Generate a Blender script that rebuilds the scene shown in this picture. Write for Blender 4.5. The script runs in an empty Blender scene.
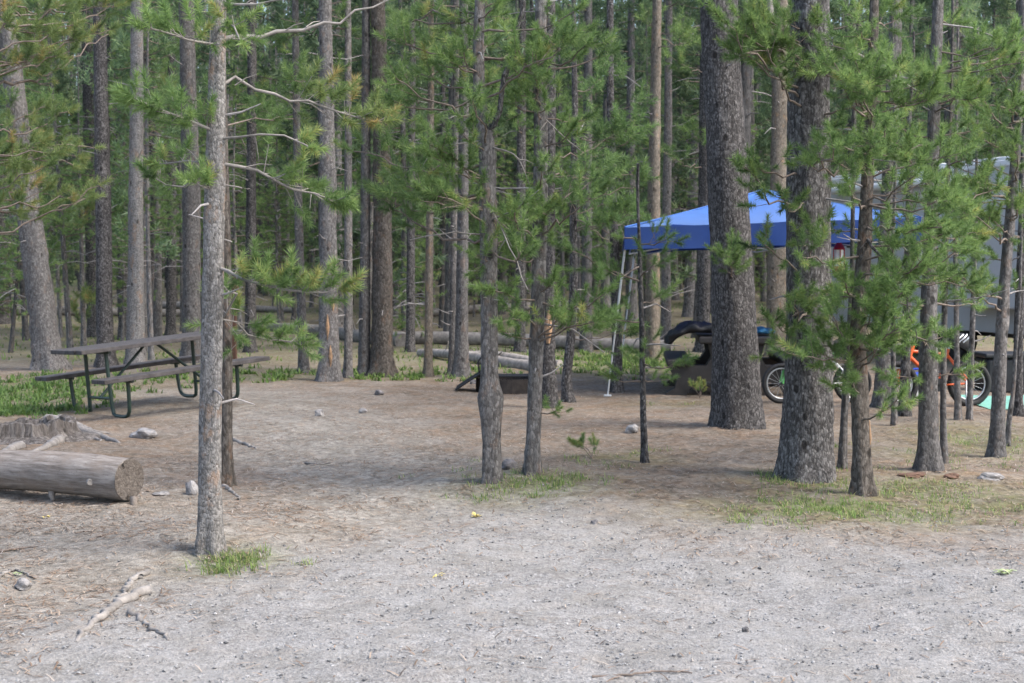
import bpy, bmesh, math, random
import numpy as np
from mathutils import Vector, Matrix

rng = np.random.default_rng(7)
random.seed(7)
SC = bpy.context.scene
COL = SC.collection
R = math.radians

# ------------------------------------------------------------------ camera model
F, CX, CY, HOR, CAMH = 1400.0, 512.0, 341.5, 265.0, 1.6
PITCH = math.atan((CY - HOR) / F)
CP, SP = math.cos(PITCH), math.sin(PITCH)

def ray(px, py):
    xc, yc = (px - CX) / F, -(py - CY) / F
    return np.array([xc, CP + yc * SP, -SP + yc * CP])

def at(px, py, Y):
    d = ray(px, py)
    return np.array([0, 0, CAMH]) + d * (Y / d[1])

# ------------------------------------------------------------------ terrain
def mound(x, y, cx, cy, h, s):
    return h * np.exp(-((x - cx) ** 2 + (y - cy) ** 2) / (s * s))

def height(x, y):
    x = np.asarray(x, float); y = np.asarray(y, float)
    h = 0.022 * np.sin(0.83 * x + 0.4) * np.sin(0.61 * y + 1.0) + 0.012 * np.sin(1.9 * x + 1.3 * y) \
        + 0.008 * np.sin(3.7 * x - 2.9 * y + .6) + 0.005 * np.sin(6.1 * x + 5.3 * y)
    far = np.clip(y - 38, 0, 80)
    h = h + 0.0245 * far + 0.12 * np.sin(0.23 * x + .5) * np.clip((y - 25) / 20, 0, 1)
    h = h + mound(x, y, -1.72, 7.95, 0.07, 0.55) + mound(x, y, 0.1, 10.3, 0.05, 0.9) + mound(x, y, 2.2, 10.5, 0.05, 1.0) \
        + mound(x, y, 2.3, 14.2, 0.05, .9)
    return h

def gp(px, py):
    d = ray(px, py); t = 2.0
    o = np.array([0, 0, CAMH])
    for _ in range(60):
        p = o + d * t
        gap = p[2] - float(height(p[0], p[1]))
        t += gap / max(0.02, -d[2]) * 0.8
    p = o + d * t
    return np.array([p[0], p[1], float(height(p[0], p[1]))])

# ------------------------------------------------------------------ geometry collector
class Geo:
    def __init__(s):
        s.V = []; s.F = []; s.M = []; s.T = []; s.n = 0; s.smooth = []
    def add(s, V, Fc, mat=0, tint=0.5, smooth=True):
        V = np.asarray(V, float); Fc = np.asarray(Fc, int)
        if len(V) == 0 or len(Fc) == 0: return s
        s.V.append(V); s.F.append(Fc + s.n); s.M.append(np.full(len(Fc), mat)); s.smooth.append(np.full(len(Fc), smooth))
        s.T.append(np.broadcast_to(np.asarray(tint, float), (len(V),)))
        s.n += len(V); return s

def obj(name, g, mats, parent=None, local=False):
    me = bpy.data.meshes.new(name)
    V = np.concatenate(g.V)
    root = parent
    while root is not None and root.parent is not None: root = root.parent
    if root is not None and not local:
        V = V - np.array(root.location)
    me.vertices.add(len(V)); me.vertices.foreach_set('co', V.astype(np.float32).ravel())
    loops = np.concatenate([f.ravel() for f in g.F])
    sizes = np.concatenate([np.full(len(f), f.shape[1]) for f in g.F])
    starts = np.concatenate([[0], np.cumsum(sizes)[:-1]])
    me.loops.add(len(loops)); me.loops.foreach_set('vertex_index', loops.astype(np.int32))
    me.polygons.add(len(sizes)); me.polygons.foreach_set('loop_start', starts.astype(np.int32))
    try: me.polygons.foreach_set('loop_total', sizes.astype(np.int32))
    except Exception: pass
    me.polygons.foreach_set('material_index', np.concatenate(g.M).astype(np.int32))
    me.polygons.foreach_set('use_smooth', np.concatenate(g.smooth).astype(bool))
    a = me.attributes.new('tint', 'FLOAT', 'POINT'); a.data.foreach_set('value', np.concatenate(g.T).astype(np.float32))
    for m in (mats if isinstance(mats, (list, tuple)) else [mats]): me.materials.append(m)
    me.update(calc_edges=True); me.validate()
    o = bpy.data.objects.new(name, me); COL.objects.link(o)
    if parent is not None: o.parent = parent
    return o

def tag(o, label=None, cat=None, group=None, kind=None):
    if label: o['label'] = label
    if cat: o['category'] = cat
    if group: o['group'] = group
    if kind: o['kind'] = kind
    return o

def thing(name, label, cat, loc, group=None, rotz=0.0):
    o = bpy.data.objects.new(name, None); COL.objects.link(o)
    o.empty_display_size = .2
    o.location = [float(c) for c in loc]; o.rotation_euler = (0, 0, rotz)
    return tag(o, label, cat, group)

def copy_tree(o, parent=None):
    c = o.copy(); COL.objects.link(c)
    if parent is not None: c.parent = parent
    for ch in [k for k in bpy.data.objects if k.parent == o]: copy_tree(ch, c)
    return c

def frames(P):
    P = np.asarray(P, float)
    T = np.gradient(P, axis=0); T /= np.linalg.norm(T, axis=1)[:, None] + 1e-9
    n = np.cross(T[0], [0.31, 0.87, 0.2]); n /= np.linalg.norm(n)
    N = []
    for t in T:
        n = n - t * np.dot(n, t); n /= np.linalg.norm(n) + 1e-9; N.append(n)
    N = np.array(N); B = np.cross(T, N)
    return T, N, B

def tube(g, P, rad, seg=8, mat=0, tint=0.5, cap=True, lump=0.0, lumpfn=None, smooth=True):
    P = np.asarray(P, float); k = len(P)
    rad = np.broadcast_to(np.asarray(rad, float), (k,))
    T, N, B = frames(P)
    a = np.arange(seg) / seg * 2 * np.pi
    rr = rad[:, None] * np.ones((1, seg))
    if lump: rr = rr * (1 + lump * rng.standard_normal((k, seg)))
    if lumpfn is not None: rr = rr * lumpfn(np.arange(k)[:, None], a[None, :])
    V = P[:, None, :] + rr[..., None] * (np.cos(a)[None, :, None] * N[:, None, :] + np.sin(a)[None, :, None] * B[:, None, :])
    V = V.reshape(-1, 3)
    i, j = np.meshgrid(np.arange(k - 1), np.arange(seg), indexing='ij')
    j2 = (j + 1) % seg
    Fq = np.stack([i * seg + j, i * seg + j2, (i + 1) * seg + j2, (i + 1) * seg + j], -1).reshape(-1, 4)
    if np.ndim(tint) == 1: tint = np.repeat(np.asarray(tint), seg)
    g.add(V, Fq, mat, tint, smooth)
    if cap:
        g.add(V[:seg], [list(range(seg))[::-1]], mat, .5, False)
        g.add(V[-seg:], [list(range(seg))], mat, .5, False)
    return g

def bar(g, a, b, r, seg=8, mat=0, r2=None):
    a = np.array(a, float); b = np.array(b, float)
    return tube(g, [a, (a + b) / 2, b], [r, (r + (r2 or r)) / 2, r2 or r], seg, mat)

def box(g, c, s, rot=None, mat=0, bev=0.0, segs=2):
    """bevelled box centred at c, full size s, rot: 3x3"""
    bm = bmesh.new(); bmesh.ops.create_cube(bm, size=1.0)
    bmesh.ops.scale(bm, vec=s, verts=bm.verts)
    if bev: bmesh.ops.bevel(bm, geom=bm.edges[:], offset=bev, segments=segs, affect='EDGES', profile=.5)
    bm.verts.index_update()
    V = np.array([v.co[:] for v in bm.verts]); fs = [[v.index for v in f.verts] for f in bm.faces]; bm.free()
    if rot is not None: V = V @ np.asarray(rot).T
    V = V + np.asarray(c, float)
    base = g.n
    for n in sorted({len(f) for f in fs}):
        sel = np.array([f for f in fs if len(f) == n])
        if n == min(len(f) for f in fs): pass
        g.F.append(sel + base); g.M.append(np.full(len(sel), mat)); g.smooth.append(np.full(len(sel), False))
    g.V.append(V); g.T.append(np.full(len(V), .5)); g.n += len(V)
    return g

def rz(a): c, s = math.cos(a), math.sin(a); return np.array([[c, -s, 0], [s, c, 0], [0, 0, 1]])
def ry(a): c, s = math.cos(a), math.sin(a); return np.array([[c, 0, s], [0, 1, 0], [-s, 0, c]])
def rx(a): c, s = math.cos(a), math.sin(a); return np.array([[1, 0, 0], [0, c, -s], [0, s, c]])

def smooth_path(P, n):
    """Catmull-Rom resample of (k,m) control points"""
    P = np.asarray(P, float); k = len(P)
    if k == 2: return P[0] + (P[1] - P[0]) * np.linspace(0, 1, n)[:, None]
    Q = np.vstack([2 * P[0] - P[1], P, 2 * P[-1] - P[-2]])
    d = np.concatenate([[0], np.cumsum(np.linalg.norm(np.diff(P[:, :2] if P.shape[1] > 3 else P, axis=0), axis=1))]) + np.arange(k) * 1e-9
    out = []
    for u in np.linspace(0, d[-1], n):
        i = min(max(int(np.searchsorted(d, u, 'right')) - 1, 0), k - 2)
        t = (u - d[i]) / max(d[i + 1] - d[i], 1e-9)
        p0, p1, p2, p3 = Q[i], Q[i + 1], Q[i + 2], Q[i + 3]
        out.append(.5 * ((2 * p1) + (-p0 + p2) * t + (2 * p0 - 5 * p1 + 4 * p2 - p3) * t * t + (-p0 + 3 * p1 - 3 * p2 + p3) * t ** 3))
    return np.array(out)

# ------------------------------------------------------------------ materials
def newmat(name):
    m = bpy.data.materials.new(name); m.use_nodes = True
    nt = m.node_tree; nt.nodes.clear()
    out = nt.nodes.new('ShaderNodeOutputMaterial'); b = nt.nodes.new('ShaderNodeBsdfPrincipled')
    nt.links.new(b.outputs[0], out.inputs[0])
    return m, nt, b, out

def N(nt, t, **kw):
    n = nt.nodes.new(t)
    for k, v in kw.items():
        if k.startswith('i_'): n.inputs[k[2:]].default_value = v
        else: setattr(n, k, v)
    return n

def ramp(nt, fac, stops):
    r = nt.nodes.new('ShaderNodeValToRGB')
    while len(r.color_ramp.elements) < len(stops): r.color_ramp.elements.new(.5)
    for e, (p, c) in zip(r.color_ramp.elements, stops):
        e.position = p; e.color = (*c, 1) if len(c) == 3 else c
    nt.links.new(fac, r.inputs[0]); return r.outputs[0]

def mixc(nt, fac, a, b, blend='MIX'):
    m = nt.nodes.new('ShaderNodeMix'); m.data_type = 'RGBA'; m.blend_type = blend
    for s, v in ((m.inputs[0], fac), (m.inputs[6], a), (m.inputs[7], b)):
        if hasattr(v, 'node'): nt.links.new(v, s)
        else: s.default_value = v if not isinstance(v, tuple) else (*v, 1) if len(v) == 3 else v
    return m.outputs[2]

def math_n(nt, op, a, b=None, clamp=False):
    m = nt.nodes.new('ShaderNodeMath'); m.operation = op; m.use_clamp = clamp
    for s, v in zip(m.inputs, (a, b)):
        if v is None: continue
        if hasattr(v, 'node'): nt.links.new(v, s)
        else: s.default_value = v
    return m.outputs[0]

def noise(nt, vec, scale, detail=4, rough=.6, dist=0):
    n = N(nt, 'ShaderNodeTexNoise'); n.inputs['Scale'].default_value = scale; n.inputs['Detail'].default_value = detail
    n.inputs['Roughness'].default_value = rough; n.inputs['Distortion'].default_value = dist
    if vec is not None: nt.links.new(vec, n.inputs['Vector'])
    return n.outputs['Fac']

def bump(nt, b, hgt, strength, dist=.02):
    bp = N(nt, 'ShaderNodeBump'); bp.inputs['Strength'].default_value = strength; bp.inputs['Distance'].default_value = dist
    nt.links.new(hgt, bp.inputs['Height']); nt.links.new(bp.outputs[0], b.inputs['Normal'])

def objvec(nt, scale=(1, 1, 1), offset=True):
    tc = N(nt, 'ShaderNodeTexCoord'); mp = N(nt, 'ShaderNodeMapping'); mp.inputs['Scale'].default_value = scale
    if offset:
        oi = N(nt, 'ShaderNodeObjectInfo')
        ad = N(nt, 'ShaderNodeVectorMath', operation='ADD'); mu = N(nt, 'ShaderNodeMath', operation='MULTIPLY'); mu.inputs[1].default_value = 37
        nt.links.new(oi.outputs['Random'], mu.inputs[0]); nt.links.new(tc.outputs['Object'], ad.inputs[0]); nt.links.new(mu.outputs[0], ad.inputs[1])
        nt.links.new(ad.outputs[0], mp.inputs[0])
    else: nt.links.new(tc.outputs['Object'], mp.inputs[0])
    return mp.outputs[0]

def plain(name, col, rough=.6, metal=0.0, var=.25, scale=8, spec=.4, bmp=0.0):
    m, nt, b, out = newmat(name)
    v = objvec(nt)
    n = noise(nt, v, scale, 5)
    c = ramp(nt, n, [(.3, tuple(x * (1 - var) for x in col)), (.7, tuple(min(1, x * (1 + var)) for x in col))])
    nt.links.new(c, b.inputs['Base Color'])
    b.inputs['Roughness'].default_value = rough; b.inputs['Metallic'].default_value = metal
    b.inputs['Specular IOR Level'].default_value = spec
    if bmp: bump(nt, b, noise(nt, v, scale * 4, 6), bmp, .01)
    return m

def bark(name, dark, mid, light, flake=None, flake_amt=.6, zs=.3, sc=1.0, vary=.25, deep=.5, cells=55):
    m, nt, b, out = newmat(name)
    v = objvec(nt, (sc, sc, zs * sc))
    wn = N(nt, 'ShaderNodeTexNoise'); wn.inputs['Scale'].default_value = 20; wn.inputs['Detail'].default_value = 4; nt.links.new(v, wn.inputs['Vector'])
    s2 = N(nt, 'ShaderNodeVectorMath', operation='SCALE'); s2.inputs['Scale'].default_value = .045; nt.links.new(wn.outputs['Color'], s2.inputs[0])
    wv = N(nt, 'ShaderNodeVectorMath', operation='ADD'); nt.links.new(v, wv.inputs[0]); nt.links.new(s2.outputs[0], wv.inputs[1])
    vo = N(nt, 'ShaderNodeTexVoronoi'); vo.inputs['Scale'].default_value = cells; nt.links.new(wv.outputs[0], vo.inputs['Vector'])
    sp = N(nt, 'ShaderNodeSeparateColor'); nt.links.new(vo.outputs['Color'], sp.inputs[0])
    n1 = noise(nt, v, 52, 8, .75, .3); n4 = noise(nt, v, 170, 4, .7)
    fac = math_n(nt, 'ADD', math_n(nt, 'MULTIPLY', sp.outputs[0], .30), math_n(nt, 'ADD', math_n(nt, 'MULTIPLY', n1, .50), math_n(nt, 'MULTIPLY', n4, .30)))
    c = ramp(nt, fac, [(.30, dark), (.54, mid), (.80, light)])
    edge = ramp(nt, vo.outputs['Distance'], [(.35, (0, 0, 0)), (.75, (deep,) * 3)])
    c = mixc(nt, math_n(nt, 'MULTIPLY', edge, ramp(nt, n1, [(.4, (0, 0, 0)), (.6, (1, 1, 1))])), c, tuple(x * .45 for x in dark))
    v2 = objvec(nt, (1, 1, .6))
    fz = noise(nt, objvec(nt, (sc, sc, .075 * sc)), 36, 4, .6, .5)
    fl_ = ramp(nt, math_n(nt, 'ABSOLUTE', math_n(nt, 'SUBTRACT', fz, .5)), [(.0, (deep * .9,) * 3), (.035, (0, 0, 0))])
    c = mixc(nt, fl_, c, tuple(x * .4 for x in dark))
    kv = N(nt, 'ShaderNodeTexVoronoi'); kv.inputs['Scale'].default_value = 6.5; kv.inputs['Randomness'].default_value = 1; nt.links.new(v2, kv.inputs['Vector'])
    c = mixc(nt, ramp(nt, math_n(nt, 'ADD', kv.outputs['Distance'], math_n(nt, 'MULTIPLY', n1, .08)), [(.15, (.85,) * 3), (.20, (0, 0, 0))]), c, tuple(x * .5 for x in dark))
    if flake:
        f = ramp(nt, noise(nt, v2, 9, 6, .7), [(.56, (0, 0, 0)), (.64, (flake_amt,) * 3)])
        c = mixc(nt, f, c, flake)
    c = mixc(nt, 1.0, c, ramp(nt, noise(nt, v2, 2.1, 3), [(.3, (.80, .80, .80)), (.7, (1.15, 1.13, 1.1))]), 'MULTIPLY')
    oi = N(nt, 'ShaderNodeObjectInfo')
    hs = N(nt, 'ShaderNodeHueSaturation'); nt.links.new(c, hs.inputs['Color'])
    mr = N(nt, 'ShaderNodeMapRange'); mr.inputs['To Min'].default_value = 1 - vary; mr.inputs['To Max'].default_value = 1 + vary
    nt.links.new(oi.outputs['Random'], mr.inputs['Value']); nt.links.new(mr.outputs[0], hs.inputs['Value'])
    nt.links.new(hs.outputs[0], b.inputs['Base Color'])
    b.inputs['Roughness'].default_value = .9; b.inputs['Specular IOR Level'].default_value = .15
    h = math_n(nt, 'SUBTRACT', n1, math_n(nt, 'MULTIPLY', vo.outputs['Distance'], .5))
    bump(nt, b, h, .9, .012)
    return m

def foliage(name, dark, mid, light, tip, vary=.2):
    m, nt, b, out = newmat(name)
    at_ = N(nt, 'ShaderNodeAttribute', attribute_name='tint')
    c = ramp(nt, at_.outputs['Fac'], [(0.0, dark), (.45, mid), (.8, light), (1.0, tip)])
    oi = N(nt, 'ShaderNodeObjectInfo')
    hs = N(nt, 'ShaderNodeHueSaturation'); nt.links.new(c, hs.inputs['Color'])
    mr = N(nt, 'ShaderNodeMapRange'); mr.inputs['To Min'].default_value = 1 - vary; mr.inputs['To Max'].default_value = 1 + vary
    nt.links.new(oi.outputs['Random'], mr.inputs['Value']); nt.links.new(mr.outputs[0], hs.inputs['Value'])
    nt.links.new(hs.outputs[0], b.inputs['Base Color'])
    b.inputs['Roughness'].default_value = .5; b.inputs['Specular IOR Level'].default_value = .35
    tr = N(nt, 'ShaderNodeBsdfTranslucent'); nt.links.new(hs.outputs[0], tr.inputs['Color'])
    mx = N(nt, 'ShaderNodeMixShader'); mx.inputs[0].default_value = .45
    nt.links.new(b.outputs[0], mx.inputs[1]); nt.links.new(tr.outputs[0], mx.inputs[2]); nt.links.new(mx.outputs[0], out.inputs[0])
    return m

def island(name, stops, rough=.85, vary_noise=0):
    m, nt, b, out = newmat(name)
    g = N(nt, 'ShaderNodeNewGeometry')
    c = ramp(nt, g.outputs['Random Per Island'], stops)
    nt.links.new(c, b.inputs['Base Color']); b.inputs['Roughness'].default_value = rough; b.inputs['Specular IOR Level'].default_value = .25
    return m

M = {}
M['bark_pale'] = bark('bark_pale', (.070, .066, .062), (.215, .207, .20), (.37, .357, .345), (.30, .19, .12), .45, zs=.7, sc=1.0, deep=.5, vary=.05, cells=80)
M['bark_grey'] = bark('bark_grey', (.052, .049, .047), (.132, .126, .124), (.24, .232, .228), (.20, .13, .09), .3, zs=.55, vary=.15)
M['bark_dark'] = bark('bark_dark', (.028, .026, .026), (.088, .084, .084), (.235, .226, .226), None, zs=.6, vary=.1, deep=.85, cells=62)
M['bark_mottled'] = bark('bark_mottled', (.034, .031, .031), (.118, .113, .112), (.31, .30, .297), None, zs=.6, vary=.05, deep=.8, cells=58)
M['bark_brown'] = bark('bark_brown', (.036, .031, .027), (.105, .093, .082), (.20, .18, .162), (.20, .115, .07), .35, zs=.5, vary=.1)
M['bark_tan'] = bark('bark_tan', (.08, .068, .056), (.172, .149, .122), (.265, .235, .20), (.29, .18, .10), .45, zs=.5, vary=.12)
M['bark_far'] = bark('bark_far', (.055, .054, .054), (.130, .126, .126), (.235, .229, .228), (.20, .13, .09), .3, zs=.35, sc=.8, vary=.4)
M['dead_wood'] = plain('dead_wood', (.205, .188, .172), .9, var=.4, scale=13, bmp=.4)
M['log_wood'] = plain('log_wood', (.27, .245, .225), .9, var=.45, scale=11, bmp=.5)
m, nt, b, out = newmat('long_grain'); M['long_grain'] = m
tc = N(nt, 'ShaderNodeTexCoord'); mp = N(nt, 'ShaderNodeMapping'); mp.vector_type = 'TEXTURE'; mp.inputs['Rotation'].default_value = (0, 0, math.atan2(.45, -.89)); mp.inputs['Scale'].default_value = (9, 1, 1); nt.links.new(tc.outputs['Object'], mp.inputs[0])
gr = noise(nt, mp.outputs[0], 42, 6, .65); gl = noise(nt, tc.outputs['Object'], 4.5, 5, .65); gk = noise(nt, tc.outputs['Object'], 60, 3, .6)
c = ramp(nt, gr, [(.3, (.10, .084, .072)), (.5, (.20, .176, .158)), (.7, (.30, .275, .25))])
c = mixc(nt, ramp(nt, gl, [(.50, (0, 0, 0)), (.66, (.6,) * 3)]), c, (.20, .16, .13)); c = mixc(nt, ramp(nt, gk, [(.6, (0, 0, 0)), (.7, (.5,) * 3)]), c, (.10, .085, .075))
nt.links.new(c, b.inputs['Base Color']); b.inputs['Roughness'].default_value = .85; b.inputs['Specular IOR Level'].default_value = .2; bump(nt, b, gr, .5, .008)
M['twig'] = plain('twig', (.15, .12, .10), .9, var=.4, scale=30)
M['twig_grey'] = plain('twig_grey', (.24, .225, .22), .9, var=.35, scale=30)
M['scar'] = plain('scar', (.27, .17, .10), .85, var=.5, scale=18, bmp=.3)
M['needles'] = foliage('needles', (.068, .115, .042), (.136, .222, .074), (.238, .340, .112), (.39, .37, .13), .12)
M['needles_red'] = foliage('needles_red', (.075, .115, .044), (.145, .215, .074), (.245, .305, .105), (.44, .32, .13), .1)
M['needles_far'] = foliage('needles_far', (.055, .092, .052), (.104, .166, .088), (.175, .245, .116), (.25, .28, .12), .28)
M['grass'] = foliage('grass', (.06, .11, .03), (.12, .20, .05), (.22, .30, .085), (.40, .36, .18))
M['brown_needles'] = island('brown_needles', [(0, (.06, .045, .036)), (.35, (.15, .10, .067)), (.65, (.26, .175, .115)), (.9, (.33, .26, .20)), (1, (.38, .34, .30))])
M['pebbles'] = island('pebbles', [(0, (.09, .088, .088)), (.3, (.19, .188, .186)), (.75, (.26, .257, .253)), (1, (.34, .335, .33))])

# ------------------------------------------------------------------ ground
GX = [-5.0, -2.18, -1.73, -1.15, -.5, .32, 1.13, 3.0, 9.0]
GY = [5.7, 5.97, 6.69, 7.6, 8.6, 9.3, 8.5, 8.3, 8.3]
PATHP = np.array([gp(*q)[:2] for q in ((470, 560), (400, 500), (345, 455), (300, 425), (262, 405), (238, 395))])

def n2(x, y, s, seed=0):
    return (np.sin(x * s + 1.3 * np.sin(y * s * .7 + seed) + seed) * np.sin(y * s * 1.1 + 1.7 * np.sin(x * s * .6 + seed * 2)) +
            .5 * np.sin(2.3 * x * s + y * s * 1.9 + seed) + .3 * np.sin(4.7 * x * s - 3.9 * y * s + seed * 3)) / 1.8

def zones(x, y):
    bd = np.interp(x, GX, GY) + .35 * n2(x, y, 1.6, 2) + .2 * n2(x, y, 5.1, 5)
    gravel = np.clip((bd - y) / 2.4 + .45, 0, 1); gravel = gravel * gravel * (3 - 2 * gravel)
    d = np.full(np.shape(x), 9.0)
    for a, b in zip(PATHP[:-1], PATHP[1:]):
        ab = b - a; t = np.clip(((x - a[0]) * ab[0] + (y - a[1]) * ab[1]) / (ab @ ab), 0, 1)
        d = np.minimum(d, np.hypot(x - a[0] - t * ab[0], y - a[1] - t * ab[1]))
    w = .55 + .05 * y
    dust = np.clip(1.35 - d / w + .3 * n2(x, y, 2.2, 8), 0, 1)
    dust = np.maximum(dust, .85 * np.clip((-(x) + .2) / 1.5, 0, 1) * np.clip((11.5 - y) / 3, 0, 1))
    g = np.zeros(np.shape(x))
    def blob(cx, cy, sx, sy, a): return a * np.exp(-((x - cx) / sx) ** 2 - ((y - cy) / sy) ** 2)
    for c in GREEN: g = np.maximum(g, blob(*c))
    back = np.clip((y - 21.5 - .8 * n2(x, y, .7, 1)) / 2, 0, 1) * (.35 + .35 * n2(x, y, .55, 4))
    meadow = np.clip((y - 58) / 6, 0, 1) * np.clip((-x - 12) / 8, 0, 1)
    g = np.clip(np.maximum(np.maximum(g, back), meadow) + .25 * g * n2(x, y, 6, 3), 0, 1)
    return gravel, dust, g
def G_(px, py, sx, sy, a):
    p = gp(px, py); return (p[0], p[1], sx, sy, a)
GREEN = [G_(20, 392, 1.3, 1.6, .95), G_(5, 410, .8, .8, .8), G_(250, 377, 2.2, .7, .55), G_(440, 372, 1.0, 1.0, .5), G_(320, 372, 1.5, .8, .5), G_(612, 365, 1.1, 2.0, .85),
         G_(232, 562, .22, .28, .7), G_(530, 484, .5, .55, .6), G_(620, 458, .45, .5, .4), G_(840, 510, .9, .5, .75),
         G_(905, 490, .9, .55, .6), G_(990, 440, .8, 1.1, .55), G_(1000, 500, .7, .5, .55), G_(775, 478, .3, .3, .5), G_(690, 405, .7, .4, .3), G_(925, 455, .8, .5, .3)]

def axis(parts):
    out = [parts[0][0]]
    for a, b, s in parts:
        n = max(1, int(round((b - a) / s))); out += list(np.linspace(a, b, n + 1)[1:])
    return np.array(out)
ax_x = np.concatenate([-np.geomspace(9, 160, 26)[::-1][:-1], axis([(-9, -5, .2), (-5, 5, .07), (5, 9, .2)]), np.geomspace(9, 160, 26)[1:]])
ax_y = np.concatenate([axis([(-60, -10, 10), (-10, 4, .7), (4, 12, .07), (12, 20, .16)]), np.geomspace(20, 200, 70)[1:]])
X, Y = np.meshgrid(ax_x, ax_y, indexing='xy')
Z = height(X, Y) + .006 * rng.standard_normal(X.shape) * (Y < 14)
gG, gD, gV = zones(X, Y)
g = Geo()
ny, nx = X.shape
ii, jj = np.meshgrid(np.arange(ny - 1), np.arange(nx - 1), indexing='ij')
Fq = np.stack([ii * nx + jj, ii * nx + jj + 1, (ii + 1) * nx + jj + 1, (ii + 1) * nx + jj], -1).reshape(-1, 4)
g.add(np.stack([X, Y, Z], -1).reshape(-1, 3), Fq)

m, nt, b, out = newmat('forest_floor')
geo = N(nt, 'ShaderNodeNewGeometry'); pos = geo.outputs['Position']
def attr(nm): return N(nt, 'ShaderNodeAttribute', attribute_name=nm).outputs['Fac']
na, nb, nc, nd = noise(nt, pos, 1.3, 5, .6), noise(nt, pos, 14, 6, .7), noise(nt, pos, 70, 5, .7), noise(nt, pos, 5, 5, .65)
duff = ramp(nt, nb, [(.32, (.092, .074, .058)), (.5, (.205, .168, .133)), (.68, (.33, .285, .238))])
duff = mixc(nt, ramp(nt, nd, [(.46, (0, 0, 0)), (.62, (.6,) * 3)]), duff, (.26, .17, .11))
duff = mixc(nt, ramp(nt, na, [(.42, (0, 0, 0)), (.66, (.6,) * 3)]), duff, (.25, .22, .19))
dust = ramp(nt, nb, [(.32, (.16, .144, .124)), (.5, (.262, .240, .212)), (.68, (.36, .337, .305))])
dust = mixc(nt, ramp(nt, nd, [(.52, (0, 0, 0)), (.7, (.45,) * 3)]), dust, (.28, .21, .155))
vo = N(nt, 'ShaderNodeTexVoronoi'); vo.inputs['Scale'].default_value = 95; nt.links.new(pos, vo.inputs['Vector'])
sx = N(nt, 'ShaderNodeSeparateColor'); nt.links.new(vo.outputs['Color'], sx.inputs[0])
grav = ramp(nt, sx.outputs[0], [(0, (.15, .148, .149)), (.35, (.235, .232, .23)), (.7, (.295, .291, .287)), (1, (.38, .375, .37))])
grav = mixc(nt, .45, grav, ramp(nt, nc, [(.3, (.18, .178, .178)), (.7, (.345, .34, .334))]))
grav = mixc(nt, 1.0, grav, ramp(nt, nb, [(.3, (.82, .80, .79)), (.7, (1.12, 1.11, 1.1))]), 'MULTIPLY')
grav = mixc(nt, ramp(nt, nd, [(.5, (0, 0, 0)), (.72, (.55,) * 3)]), grav, (.29, .255, .22))
grav = mixc(nt, ramp(nt, na, [(.35, (.4,) * 3), (.6, (0, 0, 0))]), grav, (.34, .334, .325))
green = ramp(nt, nb, [(.3, (.05, .085, .02)), (.7, (.14, .20, .05))])
c = mixc(nt, attr('dust'), duff, dust)
c = mixc(nt, attr('gravel'), c, grav)
gm = math_n(nt, 'MULTIPLY', attr('green'), ramp(nt, nd, [(.38, (.25,) * 3), (.6, (1, 1, 1))]), True)
c = mixc(nt, gm, c, green)
c = mixc(nt, 1.0, c, ramp(nt, noise(nt, pos, 38, 6, .75), [(.32, (.58, .565, .545)), (.5, (.89, .89, .875)), (.7, (1.08, 1.07, 1.04))]), 'MULTIPLY')
c = mixc(nt, 1.0, c, ramp(nt, noise(nt, pos, 2.6, 5, .7, .8), [(.36, (.80, .79, .77)), (.55, (1, 1, 1)), (.7, (1.06, 1.06, 1.06))]), 'MULTIPLY')
nt.links.new(c, b.inputs['Base Color']); b.inputs['Roughness'].default_value = .95; b.inputs['Specular IOR Level'].default_value = .15
hb = math_n(nt, 'ADD', math_n(nt, 'MULTIPLY', nb, .6), math_n(nt, 'ADD', nc, math_n(nt, 'MULTIPLY', vo.outputs['Distance'], .5)))
bump(nt, b, hb, .7, .010)
M['ground'] = m
go = obj('ground', g, m); go['kind'] = 'structure'
for nm, arr in (('gravel', gG), ('dust', gD), ('green', gV)):
    a = go.data.attributes.new(nm, 'FLOAT', 'POINT'); a.data.foreach_set('value', arr.astype(np.float32).ravel())

# ------------------------------------------------------------------ scattered ground cover (uncountable)
def scatter_pts(n, x0, x1, y0, y1, dens):
    out = []
    while sum(len(o) for o in out) < n:
        x = rng.uniform(x0, x1, 20000); y = np.exp(rng.uniform(np.log(y0), np.log(y1), 20000))
        ok = (np.abs(x) < .40 * y + 1.0) & (rng.random(20000) < dens(x, y))
        out.append(np.stack([x[ok], y[ok]], 1))
        if len(out) > 400: break
    return np.concatenate(out)[:n]

def rot_rand(n):
    a = rng.uniform(0, 2 * np.pi, n); c, s = np.cos(a), np.sin(a); Z = np.zeros(n); O = np.ones(n)
    return np.stack([np.stack([c, -s, Z], -1), np.stack([s, c, Z], -1), np.stack([Z, Z, O], -1)], 1)

ICO = bmesh.new(); bmesh.ops.create_icosphere(ICO, subdivisions=1, radius=1)
icoV = np.array([v.co[:] for v in ICO.verts]); icoF = np.array([[v.index for v in f.verts] for f in ICO.faces]); ICO.free()

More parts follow.
